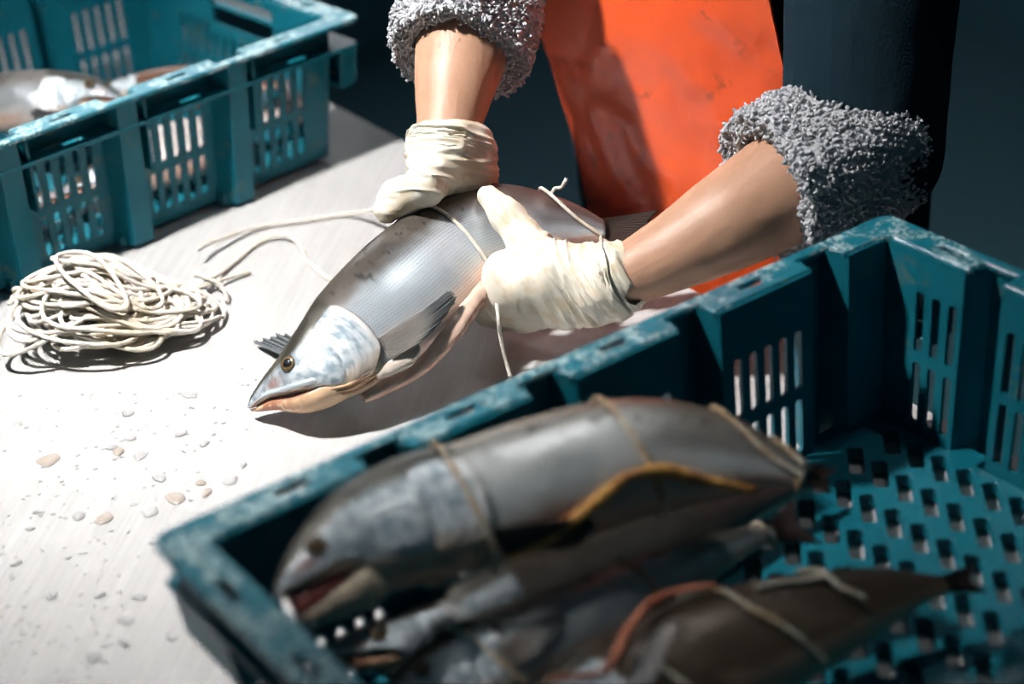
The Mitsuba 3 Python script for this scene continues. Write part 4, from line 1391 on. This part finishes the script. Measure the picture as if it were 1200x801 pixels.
tie('tying_string_009', [], [[*s4((885, 692), (915, 686), (945, 683)), *[q + [0, 0, .003] for q in s4((968, 682), (985, 695), (1012, 707))]], [*[q + [0, 0, .002] for q in s4((935, 675), (955, 674), (972, 682))]]],
    'loose knotted string end on the tail part of the brown salmon', r=0.0018)

# ------------------------------------------------------------------ water on the steel
principled('mat_water', (0.40, 0.398, 0.396), 0.06, metallic=0.0, specular=0.5, clearcoat=1.0, clearcoat_gloss=0.97)
principled('mat_water_brown', (0.36, 0.315, 0.275), 0.06, metallic=0.0, specular=0.5, clearcoat=1.0, clearcoat_gloss=0.97)


def drop_mesh(cx, cy, r, seed, squash=1.0, rot=0.0, k=26, n=7):
    th = np.linspace(0, 2 * PI, k, endpoint=False)
    R = r * (1 + 0.55 * (meshkit.fbm(np.stack([np.cos(th) * 1.3, np.sin(th) * 1.3, th * 0], -1), 2, seed) - 0.5))
    rho = np.linspace(1, 0.12, n)
    h = min(0.0021, r * 0.5) * np.sqrt(1 - (rho * 0.98) ** 2)
    x, y = rho[:, None] * R * np.cos(th), rho[:, None] * R * np.sin(th) * squash
    c, s = math.cos(rot), math.sin(rot)
    v = np.stack([cx + c * x - s * y, cy + s * x + c * y, np.broadcast_to(0.0002 + h[:, None], x.shape)], -1).reshape(-1, 3)
    v = np.vstack([v, [cx, cy, 0.0002 + h[-1] * 1.02]])
    f = grid_faces(n, k)
    j = np.arange(k)
    f = np.vstack([f, np.stack([(n - 1) * k + j, (n - 1) * k + (j + 1) % k, np.full(k, n * k)], 1)])
    return mesh(v, f)


big = [(57, 539, 11, 1), (45, 600, 6, 0), (93, 605, 7, 0), (122, 608, 9, 1), (131, 524, 7, 0), (139, 529, 8, 1), (165, 534, 9, 0), (206, 584, 11, 1), (176, 600, 8, 0), (236, 566, 5, 1), (243, 578, 7, 1),
       (186, 560, 9, 0), (213, 508, 7, 0), (153, 513, 6, 0), (148, 727, 8, 0), (146, 753, 6, 0), (118, 697, 6, 0), (163, 700, 7, 0), (202, 745, 8, 0), (35, 620, 5, 0), (270, 563, 8, 0), (150, 484, 7, 0),
       (222, 463, 8, 0), (240, 520, 6, 0), (110, 770, 7, 0), (60, 700, 6, 0), (20, 660, 6, 0), (285, 545, 6, 0)]
ONLY = {22: 'clear water drop nearest the rope heap, on the steel left of the held salmon', 24: 'lowest clear water drop on the steel table at the bottom left', 26: 'leftmost clear water drop on the steel table',
        27: 'clear water drop on the steel nearest the rim of the front crate', 14: 'larger clear water drop on the steel just left of the front crate corner'}
for i, (x, y, r, br) in enumerate(big):
    c = W(x, y, 0.0)
    a = rng.uniform(0, 3.1)
    m = drop_mesh(c[0], c[1], r / 1450 * 1.15, i, rng.uniform(0.55, 0.95), a)
    if i == 0:
        lab, grp = 'largest brownish drop on the steel table, alone at the far left below the rope heap', None
    elif i in ONLY:
        lab, grp = ONLY[i], None
    else:
        lab = 'brownish drop of fish water on the bare steel between rope heap and front crate' if br else 'clear water drop on the bare steel between rope heap and front crate'
        grp = 'brownish drops on the table' if br else 'clear water drops on the table'
    tag(add('water_drop', m, 'mat_water_brown' if br else 'mat_water', smooth=True), lab, 'water drop', grp)
small = []
for i in range(420):
    x, y = rng.uniform(-20, 330), rng.uniform(430, 800)
    if y < 800 - 1.9 * 0 and (x > 200 and y > 600) or (x > 260 + (520 - y) * 0.5 and y > 520) or (x < 265 and y < 460):
        continue
    c = W(x, y, 0.0)
    small.append(drop_mesh(c[0], c[1], rng.uniform(0.0007, 0.0024) , 100 + i, rng.uniform(0.6, 1.0), rng.uniform(0, 3.1), 12, 4))
tag(add('water_specks', cat(small), 'mat_water', smooth=True), 'spray of tiny water specks over the steel table left of the front crate', 'water', kind='stuff')
